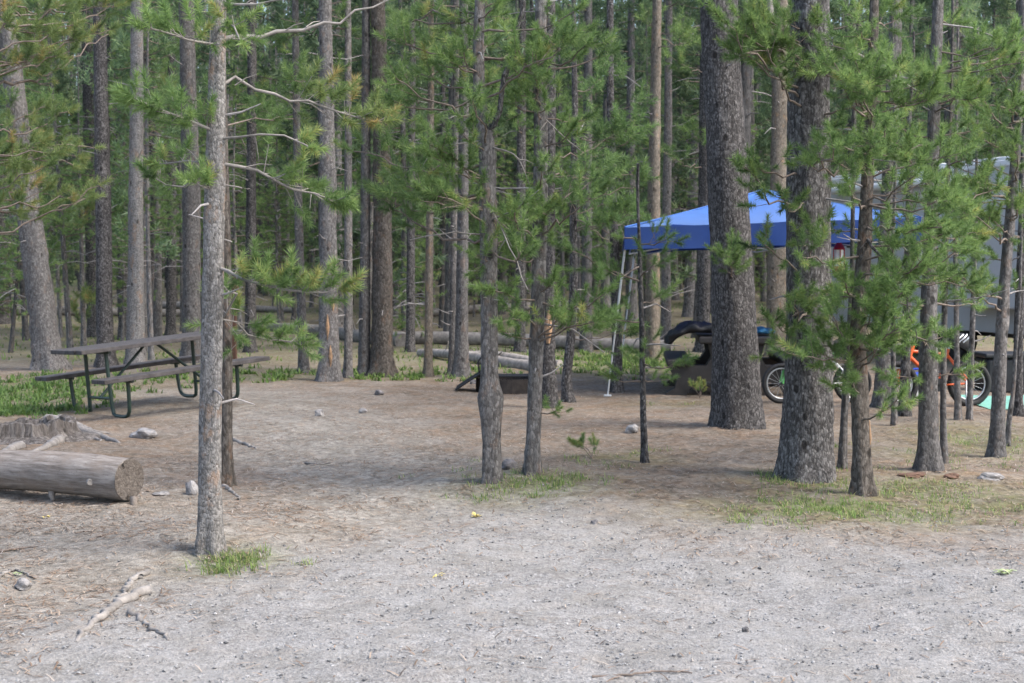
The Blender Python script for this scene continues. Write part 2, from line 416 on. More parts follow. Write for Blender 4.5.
def stones(pts, smin, smax, name, mat):
    n = len(pts)
    s = smin + (smax - smin) * rng.random(n) ** 4
    V = icoV[None] * (1 + .28 * rng.standard_normal((n, len(icoV), 1)))
    V = V * (s[:, None, None] * np.stack([np.ones(n), rng.uniform(.6, 1, n), rng.uniform(.4, .7, n)], -1)[:, None, :])
    V = np.einsum('nij,nkj->nki', rot_rand(n), V)
    z = height(pts[:, 0], pts[:, 1])
    V = V + np.stack([pts[:, 0], pts[:, 1], z + s * .1], -1)[:, None, :]
    Fc = icoF[None] + (np.arange(n) * len(icoV))[:, None, None]
    g = Geo().add(V.reshape(-1, 3), Fc.reshape(-1, 3), 0, .5, False)
    return obj(name, g, mat)

tag(stones(scatter_pts(22000, -6, 6, 4.6, 11, lambda x, y: .04 + .96 * zones(x, y)[0]), .0025, .010, 'gravel', M['pebbles']),
    'loose grey gravel on the open ground in front', 'gravel', kind='stuff')

def litter(pts, lmin, lmax, w, name, mat):
    n = len(pts)
    L = rng.uniform(lmin, lmax, n)
    base = np.array([[-.5, -.5, 0], [.5, -.5, 0], [.5, .5, 0], [-.5, .5, 0], [0, .5, .55], [0, -.5, .55]])
    V = base[None] * np.stack([L, np.full(n, w), np.full(n, w)], -1)[:, None, :]
    V[:, :, 2] += (rng.uniform(-.12, .12, n) * L)[:, None] * base[None, :, 0]
    V = np.einsum('nij,nkj->nki', rot_rand(n), V)
    V += np.stack([pts[:, 0], pts[:, 1], height(pts[:, 0], pts[:, 1]) + .006], -1)[:, None, :]
    fb = np.array([[0, 1, 5], [3, 4, 2]]); Fq = np.array([[0, 5, 4, 3], [1, 2, 4, 5]])
    off = (np.arange(n) * 6)[:, None, None]
    g = Geo()
    g.add(V.reshape(-1, 3), (Fq[None] + off).reshape(-1, 4), 0, .5, False)
    return obj(name, g, mat)
tag(litter(scatter_pts(52000, -8, 8, 5, 21, lambda x, y: (1 - zones(x, y)[0] * .93) * (.25 + .75 * (n2(x, y, 2.6, 11) > -.1))), .025, .09, .005, 'needle_litter', M['brown_needles']),
    'brown fallen pine needles and twig bits scattered over the dirt', 'litter', kind='stuff')

def blades(pts, lmin, lmax, w, tint=(.2, .8), lean=.5):
    n = len(pts)
    L = rng.uniform(lmin, lmax, n); a = rng.uniform(0, 2 * np.pi, n); l = lean * rng.random(n) ** .6 * 1.5
    d = np.stack([np.cos(a), np.sin(a)], -1); p = np.stack([-d[:, 1], d[:, 0]], -1)
    z = height(pts[:, 0], pts[:, 1]) - .005
    V = np.zeros((n, 5, 3))
    for k, (t, ww) in enumerate(((0, 1), (0, -1), (.55, -.7), (.55, .7), (1, 0))):
        V[:, k, :2] = pts + d * (l * L * t ** 1.8)[:, None] + p * (w * ww / 2)
        V[:, k, 2] = z + L * t * (1 - .35 * l * t)
    off = (np.arange(n) * 5)[:, None]
    tt = np.clip(rng.uniform(*tint, n) + .15 * (rng.random(n) < .1), 0, 1)
    g = Geo()
    Vf = V.reshape(-1, 3)
    g.add(Vf, np.array([[0, 1, 2, 3]]) + off, 0, np.repeat(tt, 5), True)
    g.F.append(np.array([[3, 2, 4]]) + off); g.M.append(np.zeros(n)); g.smooth.append(np.ones(n, bool))
    return g
def gauss_pts(n, px, py, sx, sy, per=16):
    c = gp(px, py); k = max(1, n // per)
    q = c[:2] + rng.standard_normal((k, 2)) * [sx, sy]
    return q[rng.integers(0, k, n)] + rng.standard_normal((n, 2)) * .02 * (1 + .08 * c[1])

gpts = [gauss_pts(450, 520, 484, .22, .2), gauss_pts(600, 548, 482, .2, .22), gauss_pts(160, 500, 492, .15, .2), gauss_pts(90, 580, 470, .3, .3),
        gauss_pts(160, 620, 462, .3, .25), gauss_pts(110, 637, 452, .12, .15), gauss_pts(1100, 838, 512, .36, .18, 14), gauss_pts(800, 905, 492, .30, .2, 14), gauss_pts(260, 900, 516, .5, .12, 12), gauss_pts(300, 790, 500, .2, .2, 12),
        gauss_pts(260, 775, 480, .10, .12), gauss_pts(350, 1000, 505, .4, .2), gauss_pts(420, 990, 438, .4, .5), gauss_pts(250, 925, 452, .45, .25),
        gauss_pts(250, 760, 516, .3, .2), gauss_pts(160, 860, 470, .3, .3), gauss_pts(250, 1015, 470, .2, .5), gauss_pts(60, 450, 470, .3, .3), gauss_pts(40, 120, 575, .8, .6), gauss_pts(60, 690, 405, .5, .3)]
tag(obj('grass', blades(np.concatenate(gpts),   .015, .075, .005, (.2, 1.0), .95), M['grass']), 'short green grass growing round the tree feet', 'grass', kind='stuff')
gb = [gauss_pts(3200, 18, 392, .75, 1.0), gauss_pts(1500, 0, 412, .5, .5)]
tag(obj('grass', blades(np.concatenate(gb), .03, .15, .020, (.0, .6), 1.0), M['grass']), 'lush green weeds beside the slatted wooden picnic table', 'grass', kind='stuff')
gc = [gauss_pts(900, 250, 377, 1.4, .5), gauss_pts(700, 440, 374, .8, .8), gauss_pts(700, 330, 374, 1.2, .6), gauss_pts(1900, 612, 364, .8, 1.3), gauss_pts(500, 570, 358, .7, 1.0)]
q = scatter_pts(9000, -26, 22, 22, 60, lambda x, y: zones(x, y)[2] ** 2)
gc.append(q)
tag(obj('ground_cover', blades(np.concatenate(gc), .04, .15, .026, (.1, .8), 1.0), M['grass']), 'low green plants covering the ground among the back trees', 'ground cover', kind='stuff')

# ------------------------------------------------------------------ needles
def proto_tuft(n, nl, w, axis_len, ang=(30, 68), seed=1):
    r = np.random.default_rng(seed); V = np.zeros((n, 3, 3))
    for k in range(n):
        u = (k + .5) / n
        az = k * 2.39996 + r.uniform(-.3, .3); an = R(ang[1] + (ang[0] - ang[1]) * u + r.uniform(-10, 10))
        d = np.array([math.sin(an) * math.cos(az), math.sin(an) * math.sin(az), math.cos(an)])
        s = np.cross(d, r.standard_normal(3)); s /= np.linalg.norm(s)
        b = np.array([0, 0, axis_len * u]); L = nl * r.uniform(.75, 1.15)
        V[k] = [b + s * w / 2, b - s * w / 2, b + d * L]
    return V.reshape(-1, 3)
PROTO = {'hero': proto_tuft(80, .055, .0048, .085, (32, 78)), 'mid': proto_tuft(36, .070, .009, .11, (35, 80)), 'far': proto_tuft(13, .15, .034, .18), 'vfar': proto_tuft(6, .30, .085, .28)}

class Leaves:
    def __init__(s): s.P = []; s.D = []; s.S = []; s.T = []
    def add(s, p, d, sc=1.0, t=.5): s.P.append(p); s.D.append(d); s.S.append(sc); s.T.append(t)
    def geo(s, kind, g=None, mat=0):
        g = g or Geo()
        if not s.P: return g
        P = np.array(s.P); D = np.array(s.D); D /= np.linalg.norm(D, axis=1)[:, None] + 1e-9
        S = np.array(s.S); T = np.array(s.T)
        A = np.cross(D, rng.standard_normal(D.shape)); A /= np.linalg.norm(A, axis=1)[:, None] + 1e-9
        B = np.cross(D, A); pr = PROTO[kind]
        V = P[:, None] + S[:, None, None] * (pr[None, :, :1] * A[:, None] + pr[None, :, 1:2] * B[:, None] + pr[None, :, 2:] * D[:, None])
        n = len(P) * len(pr)
        tt = np.repeat(np.clip(T[:, None] + .09 * rng.standard_normal((len(P), len(pr) // 3)), 0, 1), 3, axis=1).ravel()
        g.add(V.reshape(-1, 3), np.arange(n).reshape(-1, 3), mat, tt, False)
        return g

def unit(v): v = np.asarray(v, float); return v / (np.linalg.norm(v) + 1e-9)

def branch(gw, lv, P, r0, r1, frm=.4, ntw=8, tl=.2, mat=0, size=1.0, tint=.5, wseg=5, reps=2, jit=.02, up=.35):
    """woody limb along control points P with needle shoots on its outer part"""
    L = np.sum(np.linalg.norm(np.diff(P, axis=0), axis=1))
    pts = smooth_path(P, max(5, int(L / .09)))
    pts[1:-1] += rng.standard_normal(pts[1:-1].shape) * jit * min(1, L)
    rad = np.linspace(r0, r1, len(pts))
    tube(gw, pts, rad, wseg, mat)
    if lv is None: return
    ntw = max(3, int(ntw * 1.0))
    for k in range(ntw):
        t = frm + (1 - frm) * (k + rng.random()) / ntw
        f = t * (len(pts) - 1); i = min(int(f), len(pts) - 2); p = pts[i] + (pts[i + 1] - pts[i]) * (f - i)
        tan = unit(pts[i + 1] - pts[i])
        d = unit(tan * .7 + unit(rng.standard_normal(3)) * .75 + [0, 0, up])
        l = tl * rng.uniform(.5, 1.15) * (1.15 - .5 * t)
        e = p + d * l; d2 = unit(d + [0, 0, up * .8])
        tube(gw, [p, p + (e - p) * .5 - [0, 0, .01 * l], e], [r1 * .8, r1 * .7, r1 * .5], 3, mat, cap=False)
        tn = np.clip(tint + .06 + rng.normal(0, .15), 0, 1)
        lv.add(e, d2, size * rng.uniform(.8, 1.2), tn)
        for q in range(reps - 1):
            u = rng.uniform(.25, .8)
            lv.add(p + (e - p) * u, unit(d + unit(rng.standard_normal(3)) * .6), size * rng.uniform(.65, 1.0), np.clip(tn - .12, 0, 1))
    lv.add(pts[-1], unit(pts[-1] - pts[-2] + [0, 0, .03]), size * 1.1, np.clip(tint + .1, 0, 1))

GROUPT = 'pines standing at the edge of the clearing'
class Tree:
    """a pine from trunk control points (px, py, width px), all at the distance of its foot"""
    def __init__(s, pts, label, mat='bark_grey', H=11.0, name='pine_tree', flare=.35, crown=True, leaf='needles', Y=None, stubs=6, lump=.035, group=GROUPT, cat='tree', seg=18, crown_r=1.1, tint=.45, lobes=.06):
        px, py, w = pts[0]
        base = gp(px, py) if Y is None else at(px, py, Y)
        base[2] = float(height(base[0], base[1]))
        s.Y = base[1]; s.mat = mat; s.leaf = leaf; s.tint = tint
        ctrl = []
        for (x, y, ww) in pts:
            p = at(x, y, s.Y)
            ctrl.append([p[0], p[1], p[2], ww / F * s.Y / 2])
        ctrl[0][2] = base[2] - .06
        top = ctrl[-1]; prv = ctrl[-2]
        H = max(H, top[2] + (1.5 if H > 5 else .35))
        dx = (top[0] - prv[0]) / max(.3, top[2] - prv[2]) * .5
        for u in (.35, .7, 1.0):
            z = top[2] + (H - top[2]) * u
            ctrl.append([top[0] + dx * (z - top[2]) * (1 - u * .5), top[1] + rng.normal(0, .05), z, max(.012, top[3] * (1 - .93 * u))])
        ctrl = np.array(ctrl)
        n = int(min(150, max(30, (H + .06) / .09)))
        zs = np.concatenate([np.linspace(ctrl[0, 2], ctrl[0, 2] + .5, 10)[:-1], np.linspace(ctrl[0, 2] + .5, H, n)])
        P = np.stack([np.interp(zs, ctrl[:, 2], ctrl[:, k]) for k in (0, 1, 2, 3)], 1)
        # soften the corners
        for _ in range(3): P[1:-1, :2] = .25 * P[:-2, :2] + .5 * P[1:-1, :2] + .25 * P[2:, :2]
        hz = zs - base[2]
        fl = 1 + flare * np.exp(-np.clip(hz, 0, 9) / .13)
        s.P = P; s.base = base; s.H = H
        s.root = thing(name, label, cat, base, group)
        ph = rng.uniform(0, 6, 4)
        def lf(i, a):
            e = np.exp(-np.clip(hz[i], 0, 9) / .16)
            return 1 + lobes * np.sin(3 * a + ph[0]) + e * (.22 if seg < 40 else .09) * np.sin(5 * a + ph[1]) + .02 * np.sin(2 * a + ph[2] + 2 * hz[i]) + lump * .6 * np.sin(7 * a + ph[3] + 5 * hz[i])
        gt = Geo(); tube(gt, P[:, :3], P[:, 3] * fl, seg, 0, lump=lump, lumpfn=lf)
        for k in range(stubs):
            z = rng.uniform(.7, min(H * .6, 5)); c = s.pt(z); r = s.rad(z); a = rng.uniform(0, 6.28)
            d = np.array([math.cos(a), math.sin(a), rng.uniform(-.2, .35)]); l = rng.uniform(.04, .22) if rng.random() < .6 else rng.uniform(.2, .6)
            q = c + d * r * .7
            tube(gt, [q, q + d * l * .5, q + d * l + [0, 0, rng.uniform(-.1, .06) * l * 3]], [.009, .006, .003], 5, 1)
        s.trunk = obj('trunk', gt, [M[mat], M['twig_grey']], s.root)
        s.gw = Geo(); s.lv = Leaves(); s.far = Leaves()
        if crown:
            z0 = max(4.6, ctrl[len(pts) - 1][2] + .6)
            if H - z0 > 1:
                for k in range(int((H - z0) * 1.8)):
                    z = z0 + (H - z0) * rng.random() ** 1.1; c = s.pt(z); a = rng.uniform(0, 6.28)
                    l = crown_r * (1.05 - .85 * (z - z0) / (H - z0)) * rng.uniform(.6, 1.1)
                    e = c + np.array([math.cos(a) * l, math.sin(a) * l, l * .15])
                    tube(s.gw, [c, (c + e) / 2 - [0, 0, .05], e], [.014, .009, .004], 4, 1, cap=False)
                    for q in range(int(6 * l) + 2):
                        u = rng.uniform(.3, 1); s.far.add(c + (e - c) * u + rng.standard_normal(3) * .1, unit(e - c + rng.standard_normal(3) * .6 * l), rng.uniform(.8, 1.2), rng.uniform(.2, .7))
    def pt(s, z):
        return np.array([np.interp(z, s.P[:, 2], s.P[:, k]) for k in (0, 1, 2)])
    def rad(s, z): return float(np.interp(z, s.P[:, 2], s.P[:, 3]))
    def region(s, x0, y0, x1, y1, n, off=(-.7, .5), ntw=8, size=1.0, frm=.4, tl=.2, sag=.06, tint=None):
        """n living branches whose ends lie in this span of the view, at a spread of depths round the trunk"""
        for k in range(n):
            px, py = rng.uniform(x0, x1), rng.uniform(y0, y1); o = rng.uniform(*off)
            e = at(px, py, s.Y + o)
            c0 = s.pt(e[2]); l = np.linalg.norm(e[:2] - c0[:2])
            z = e[2] - l * rng.uniform(-.05, .4)
            c = s.pt(z); c = c + unit(e - c) * s.rad(z) * .6
            l = np.linalg.norm(e - c)
            mid = c + (e - c) * .5 + rng.standard_normal(3) * .05 * l - [0, 0, sag * l]
            r = .005 + .006 * l
            branch(s.gw, s.lv, np.array([c, mid, e]), r, .0035, frm if l > .35 else .1, max(3, int(ntw * min(1.4, .4 + l * .7))), tl, 1, size, s.tint if tint is None else tint)
        return s
    def limb(s, pts, r0, leaf=None, frm=.5, ntw=10, tl=.18, mat='dead_wood', size=1.0, tint=None, label=None, twigs=2, r1=.004):
        """one limb seen singly: control points (px, py, depth offset)"""
        P = np.array([at(x, y, s.Y + o) for x, y, o in pts])
        c = s.pt(P[0][2]); P[0] = c + unit(P[1] - c) * s.rad(P[0][2]) * .5
        gw = Geo(); lv = Leaves() if leaf else None
        branch(gw, lv, P, r0, r1, frm, ntw, tl, 0, size, s.tint if tint is None else tint, wseg=7, jit=.012)
        for k in range(twigs):
            i = rng.integers(1, len(P)); p = P[i - 1] + (P[i] - P[i - 1]) * rng.random(); d = unit(unit(P[i] - P[i - 1]) + rng.standard_normal(3) * .6); l = rng.uniform(.05, .18)
            tube(gw, [p, p + d * l * .5, p + d * l + [0, 0, -.02]], [.004, .003, .0015], 4, 0)
        o = obj('limb', gw, M[mat], s.root)
        if label: o['label'] = label
        if leaf: obj('foliage', lv.geo('hero'), M[leaf], o)
        return s
    def done(s, kind='hero'):
        g = s.lv.geo(kind, s.gw, 0); g = s.far.geo('far', g, 2)
        if g.V: obj('crown', g, [M[s.leaf], M['twig'], M['needles_far']], s.root)
        return s

# ------------------------------------------------------------------ the pines at the front and round the clearing
t = Tree([(210, 552, 26), (210, 480, 23), (211, 400, 22), (213, 300, 21), (215, 200, 20), (217, 100, 17), (219, 0, 14)],
         'slim pale grey pine in front, with bare limbs and a grass tuft at its foot', 'bark_pale', H=8.5, flare=.15, stubs=10, tint=.62, seg=24)
t.limb([(220, 40, 0), (262, 36, .1), (330, 22, .2), (392, -2, .3)], .014, None, twigs=5)
t.limb([(220, 3, 0), (262, 3, -.1), (300, -2, -.1)], .008, None)
t.limb([(218, 86, 0), (246, 85, .1), (286, 100, .1), (330, 108, .2), (382, 122, .2)], .010, 'needles_red', .42, 20, .17)
t.limb([(217, 139, 0), (250, 137, -.1), (282, 135, -.1), (308, 146, -.1)], .007, 'needles', .8, 3, .07)
t.limb([(218, 163, 0), (246, 167, .0), (282, 184, .1), (334, 202, .1)], .010, 'needles', .35, 20, .18, tint=.6)
t.limb([(216, 183, 0), (232, 186, 0), (242, 188, 0)], .005, None, twigs=0)
t.limb([(216, 236, 0), (226, 240, 0), (232, 242, 0)], .005, None, twigs=0)
t.limb([(220, 266, 0), (238, 276, -.1), (285, 290, -.3), (342, 292, -.35)], .010, 'needles', .12, 26, .13, tint=.72)
t.limb([(222, 270, 0), (234, 300, .3), (226, 318, .5), (262, 335, .6), (302, 345, .6)], .007, 'needles', .4, 20, .17, tint=.6)
t.limb([(211, 46, 0), (190, 38, -.2), (150, 28, -.3)], .008, 'needles', .1, 14, .16, tint=.6)
t.limb([(216, 30, 0), (230, 24, -.3), (240, 40, -.4)], .006, 'needles', .1, 7, .12, tint=.6)
t.limb([(210, 132, 0), (185, 118, -.15), (134, 98, -.3)], .009, 'needles', .0, 20, .13, tint=.55)
t.limb([(212, 165, 0), (190, 160, .1), (160, 164, .2)], .006, 'needles', .5, 6, .14)
t.limb([(211, 190, 0), (200, 186, -.1), (196, 182, -.1)], .005, 'needles', .1, 4, .08)
t.limb([(213, 165, 0), (176, 190, .3), (150, 175, .3)], .005, 'needles', .5, 5, .12, tint=.5)
t.done()

t = Tree([(226, 486, 14), (226, 420, 12), (227, 350, 11), (226, 250, 10), (223, 150, 10), (221, 50, 9), (220, 0, 8)],
         'thin reddish brown pine just behind the slim pale front trunk', 'bark_brown', H=8, stubs=3)
t.region(140, 100, 300, 160, 3, (.1, .7), tint=.35).done()

t = Tree([(50, 369, 31), (46, 340, 28), (40, 290, 26), (33, 240, 24), (24, 170, 22), (16, 100, 20), (4, 0, 18)],
         'leaning grey pine trunk behind the left end of the slatted picnic table', 'bark_grey', H=15, stubs=12)
t.region(-30, 0, 60, 130, 5, (-.8, .3), size=1.4, tint=.4).done('mid')

t = Tree([(491, 482, 19), (491, 440, 18), (490.5, 412, 22), (490, 398, 26), (489, 380, 17), (489, 300, 17), (488, 220, 18), (487, 150, 17), (485, 128, 16), (479, 105, 12), (478, 50, 11), (480, 0, 10)],
         'grey pine with a swollen knot low on its trunk and a forked dark side limb', 'bark_grey', H=8.5, flare=.12, stubs=8, tint=.5)
t.limb([(489, 135, 0), (499, 118, -.05), (506, 85, -.1), (513, 40, -.1), (524, -10, -.1)], .022, None, mat='bark_dark', label='dark upright side limb of the fork', r1=.012)
t.limb([(486, 140, 0), (460, 143, -.1), (432, 150, -.1)], .008, None)
t.limb([(490, 145, 0), (510, 152, -.1), (520, 160, -.1)], .006, None, twigs=3)
t.limb([(490, 200, 0), (505, 235, -.2), (528, 290, -.3)], .006, None, twigs=5)
t.limb([(488, 235, 0), (455, 232, -.1), (410, 240, -.1)], .006, None, twigs=3)
t.region(400, 130, 480, 210, 9, tint=.5).region(380, 15, 480, 135, 14).region(420, 190, 530, 270, 6).region(470, -10, 600, 50, 10).region(330, 130, 420, 200, 6, (0, .9))
t.done()

t = Tree([(532, 474, 15), (534, 420, 14), (536, 360, 14), (538, 300, 14), (540, 220, 14), (541, 150, 14), (541, 80, 13), (541, 0, 11)],
         'straight slim grey pine to the right of the knotted one', 'bark_grey', H=8.8, stubs=10, tint=.5)
t.limb([(540, 115, 0), (556, 130, -.1), (580, 150, -.2)], .006, None)
t.region(500, 160, 620, 265, 13).region(500, 40, 610, 140, 13).region(480, 255, 560, 335, 5, (-.6, .2)).region(545, 270, 610, 330, 4).region(520, 370, 560, 430, 1, (-.2, .3), size=.7)
t.done()

t = Tree([(549, 408, 17), (548, 360, 14), (548, 300, 13), (549, 200, 12), (550, 100, 11), (550, 0, 10)],
         'dark pine with an orange bark scar close behind the straight slim pine', 'bark_dark', H=11, stubs=6)
gs = Geo(); p = t.pt(.85); tube(gs, [p + [-.0, -.075, -.12], p + [0, -.085, .05], p + [.01, -.075, .25]], [.02, .05, .015], 8); obj('bark_scar', gs, M['scar'], t.root)
t.region(560, 60, 640, 200, 5, size=1.2, tint=.35).done('mid')

t = Tree([(569, 402, 11), (566, 380, 9), (571, 340, 9), (574, 280, 8), (573, 200, 7), (575, 120, 6), (574, 40, 5)],
         'thin crooked pine with a bent foot left of the blue canopy', 'bark_dark', H=6.8, stubs=8)
t.region(540, 200, 640, 330, 9, size=1.2, tint=.35).region(545, 80, 640, 200, 8, size=1.2, tint=.35).done('mid')

t = Tree([(617, 392, 12), (617, 340, 10), (615, 260, 9), (612, 180, 8), (610, 80, 7), (610, 0, 6)],
         'dark slender pine beside the white canopy leg', 'bark_dark', H=9, stubs=6)
t.region(570, 60, 660, 230, 8, size=1.2, tint=.35).region(580, 230, 640, 340, 5, (-.4, .6), size=1.1, tint=.35).done('mid')

t = Tree([(645, 463, 7), (643, 400, 6), (642, 330, 5.5), (640, 270, 4.5), (639, 225, 3)],
         'thin pine sapling standing in front of the blue canopy', 'bark_dark', H=2.4, crown=False, stubs=4, name='pine_sapling')
t.region(570, 220, 670, 330, 7, (-.4, .4), tint=.4).region(605, 335, 680, 395, 4, (-.3, .3), tint=.5, size=.9)
t.done()

t = Tree([(738, 426, 56), (736, 400, 49), (735, 350, 45), (733, 300, 43), (729, 220, 41), (725, 130, 38), (721, 60, 37), (718, 0, 36)],
         'stout dark pine trunk standing before the blue canopy and dark table', 'bark_dark', H=15, flare=.06, seg=40, lump=.022, stubs=5, lobes=.03)
t.region(695, 228, 765, 275, 4, (-.9, -.4), tint=.45).done()

t = Tree([(806, 478, 62), (806, 455, 54), (808, 400, 49), (809, 330, 46), (808, 250, 44), (808, 170, 42), (808, 100, 40), (810, 40, 38), (810, 0, 37)],
         'thickest pine trunk, mottled grey, right of the blue canopy peak', 'bark_mottled', H=14, flare=.06, seg=44, lump=.022, stubs=6, lobes=.03, tint=.52)
t.limb([(828, 50, 0), (860, 55, .2), (905, 85, .4), (952, 112, .5)], .014, None, label='bare grey dead limb', twigs=3)
t.region(675, 0, 800, 60, 15, (-.9, -.1)).region(740, 130, 830, 265, 7, (-.9, -.3)).region(815, 0, 900, 90, 6, (-.6, .2)).region(770, 280, 850, 350, 6, (-.9, -.35))
t.done()

t = Tree([(862, 494, 20), (861, 450, 18), (859, 390, 18), (857, 340, 16), (860, 290, 15), (864, 255, 14), (866, 200, 12), (870, 120, 11), (873, 50, 10), (874, 0, 9)],
         'rough brown pine with a kinked trunk and a pale bark wound low down', 'bark_brown', H=7.5, stubs=8, tint=.5)
gs = Geo(); p = t.pt(.42); tube(gs, [p + [.055, -.02, -.13], p + [.058, -.025, 0], p + [.052, -.02, .13]], [.003, .012, .004], 6); obj('bark_scar', gs, M['scar'], t.root)
t.limb([(868, 235, 0), (884, 262, -.2), (905, 300, -.4), (916, 330, -.4)], .012, None, mat='bark_dark', twigs=5)
t.region(795, 245, 905, 400, 16, (-.9, .1)).region(820, 50, 960, 190, 22, (-1.0, .0)).region(880, 180, 970, 270, 7, (-.9, .0)).region(870, 250, 965, 350, 9, (-.7, .3)).region(815, 15, 900, 120, 8)
t.done()

t = Tree([(842, 468, 8), (844, 420, 7), (847, 370, 7), (850, 330, 6), (852, 280, 5), (853, 200, 4)],
         'pale thin sapling stem leaning between the thickest and the kinked pine', 'bark_grey', H=3.4, crown=False, name='pine_sapling', stubs=3)
t.region(820, 180, 880, 300, 5, (-.2, .4)).done()

t = Tree([(928, 470, 22), (928, 430, 19), (928, 350, 18), (929, 280, 15), (931, 200, 13), (934, 100, 12), (938, 0, 10)],
         'straight mottled grey pine in front of the orange bicycle', 'bark_grey', H=8.5, stubs=8, tint=.5)
t.region(870, 50, 1000, 200, 16).region(880, 180, 985, 330, 14).region(840, 290, 960, 380, 5, (-.6, .3)).region(940, -10, 1030, 120, 9)
t.done()

t = Tree([(997, 457, 15), (998, 420, 14), (1000, 360, 13), (1004, 290, 11), (1010, 220, 10), (1016, 150, 9), (1021, 70, 8), (1023, 0, 7)],
         'slim grey pine leaning right, before the grey camping trailer', 'bark_grey', H=8, stubs=8, tint=.5)
t.region(940, 30, 1050, 210, 28, (-.9, .4)).region(950, 190, 1040, 310, 11, (-.8, .3))
t.done()

for pts, lab, fol in [
    ([(944, 464, 7), (943, 400, 6), (944, 330, 6), (946, 250, 5), (948, 170, 4)], 'thin stem just right of the straight mottled pine', (915, 150, 980, 260, 4)),
    ([(958, 420, 6), (957, 370, 6), (956, 310, 5), (955, 220, 4)], 'left one of the two thin stems crossing the orange bicycle wheel', (930, 190, 990, 260, 3)),
    ([(969, 420, 6), (971, 370, 6), (973, 310, 5), (976, 220, 4)], 'right one of the two thin stems crossing the orange bicycle wheel', (950, 180, 1000, 270, 3)),
    ([(904, 416, 11), (905, 380, 10), (906, 330, 9), (908, 260, 8), (910, 150, 6)], 'dark small pine between the kinked and the straight mottled trunk', (870, 200, 940, 330, 6)),
    ([(894, 425, 6), (894, 390, 5), (893, 340, 5), (892, 260, 4)], 'thinnest stem left of the straight mottled pine', (870, 240, 915, 300, 3)),
    ([(1018, 416, 10), (1018, 380, 10), (1019, 320, 9), (1022, 240, 8), (1024, 150, 7)], 'dark slim pine at the right edge before the trailer wall', (985, 180, 1040, 300, 5)),
    ([(1007, 446, 5), (1009, 420, 5), (1014, 385, 4), (1016, 350, 3), (1020, 300, 3)], 'crooked thin dead stem close to the right edge', None)]:
    t = Tree(pts, lab, 'bark_dark' if 'dark' in lab else 'bark_grey', H=4.0, crown=False, name='pine_sapling', stubs=4, seg=10)
    if fol: t.region(*fol[:4], fol[4], (-.4, .4), size=1.0)
    t.done()

t = Tree([(885, 407, 21), (884, 360, 17), (883, 300, 16), (886, 240, 15), (890, 150, 14), (894, 60, 13), (896, 0, 12)],
         'grey trunk behind the kinked pine near the rear bicycle wheel', 'bark_grey', H=12, stubs=5)
t.region(870, 20, 960, 180, 7, size=1.3, tint=.4).done('mid')

# left-hand trees with twiggy, rusty tipped shoots
t = Tree([(-62, 470, 20), (-62, 380, 18), (-60, 250, 16), (-58, 100, 14), (-55, 0, 12)],
         'young pine at the left edge with rusty tipped shoots reaching in', 'bark_grey', H=8, stubs=6, leaf='needles_red', tint=.6)
t.region(-40, 20, 75, 200, 20, (-.5, 1.2), tl=.14, ntw=7).region(0, 120, 100, 230, 9, (0, 1.4), tl=.12, ntw=6).region(50, -15, 190, 50, 9, (.4, 2.0), tl=.14).done()
t = Tree([(84, 346, 5), (83, 310, 5), (82, 270, 4.5), (81, 230, 4), (80, 180, 3)], 'spindly pine sapling behind the slatted picnic table with yellowish shoots', 'bark_grey', H=5.6, crown=False,
         name='pine_sapling', stubs=3, leaf='needles_red', tint=.65)
t.region(55, 190, 110, 330, 12, (-.6, .6), size=1.7, ntw=5, tl=.25).done('mid')

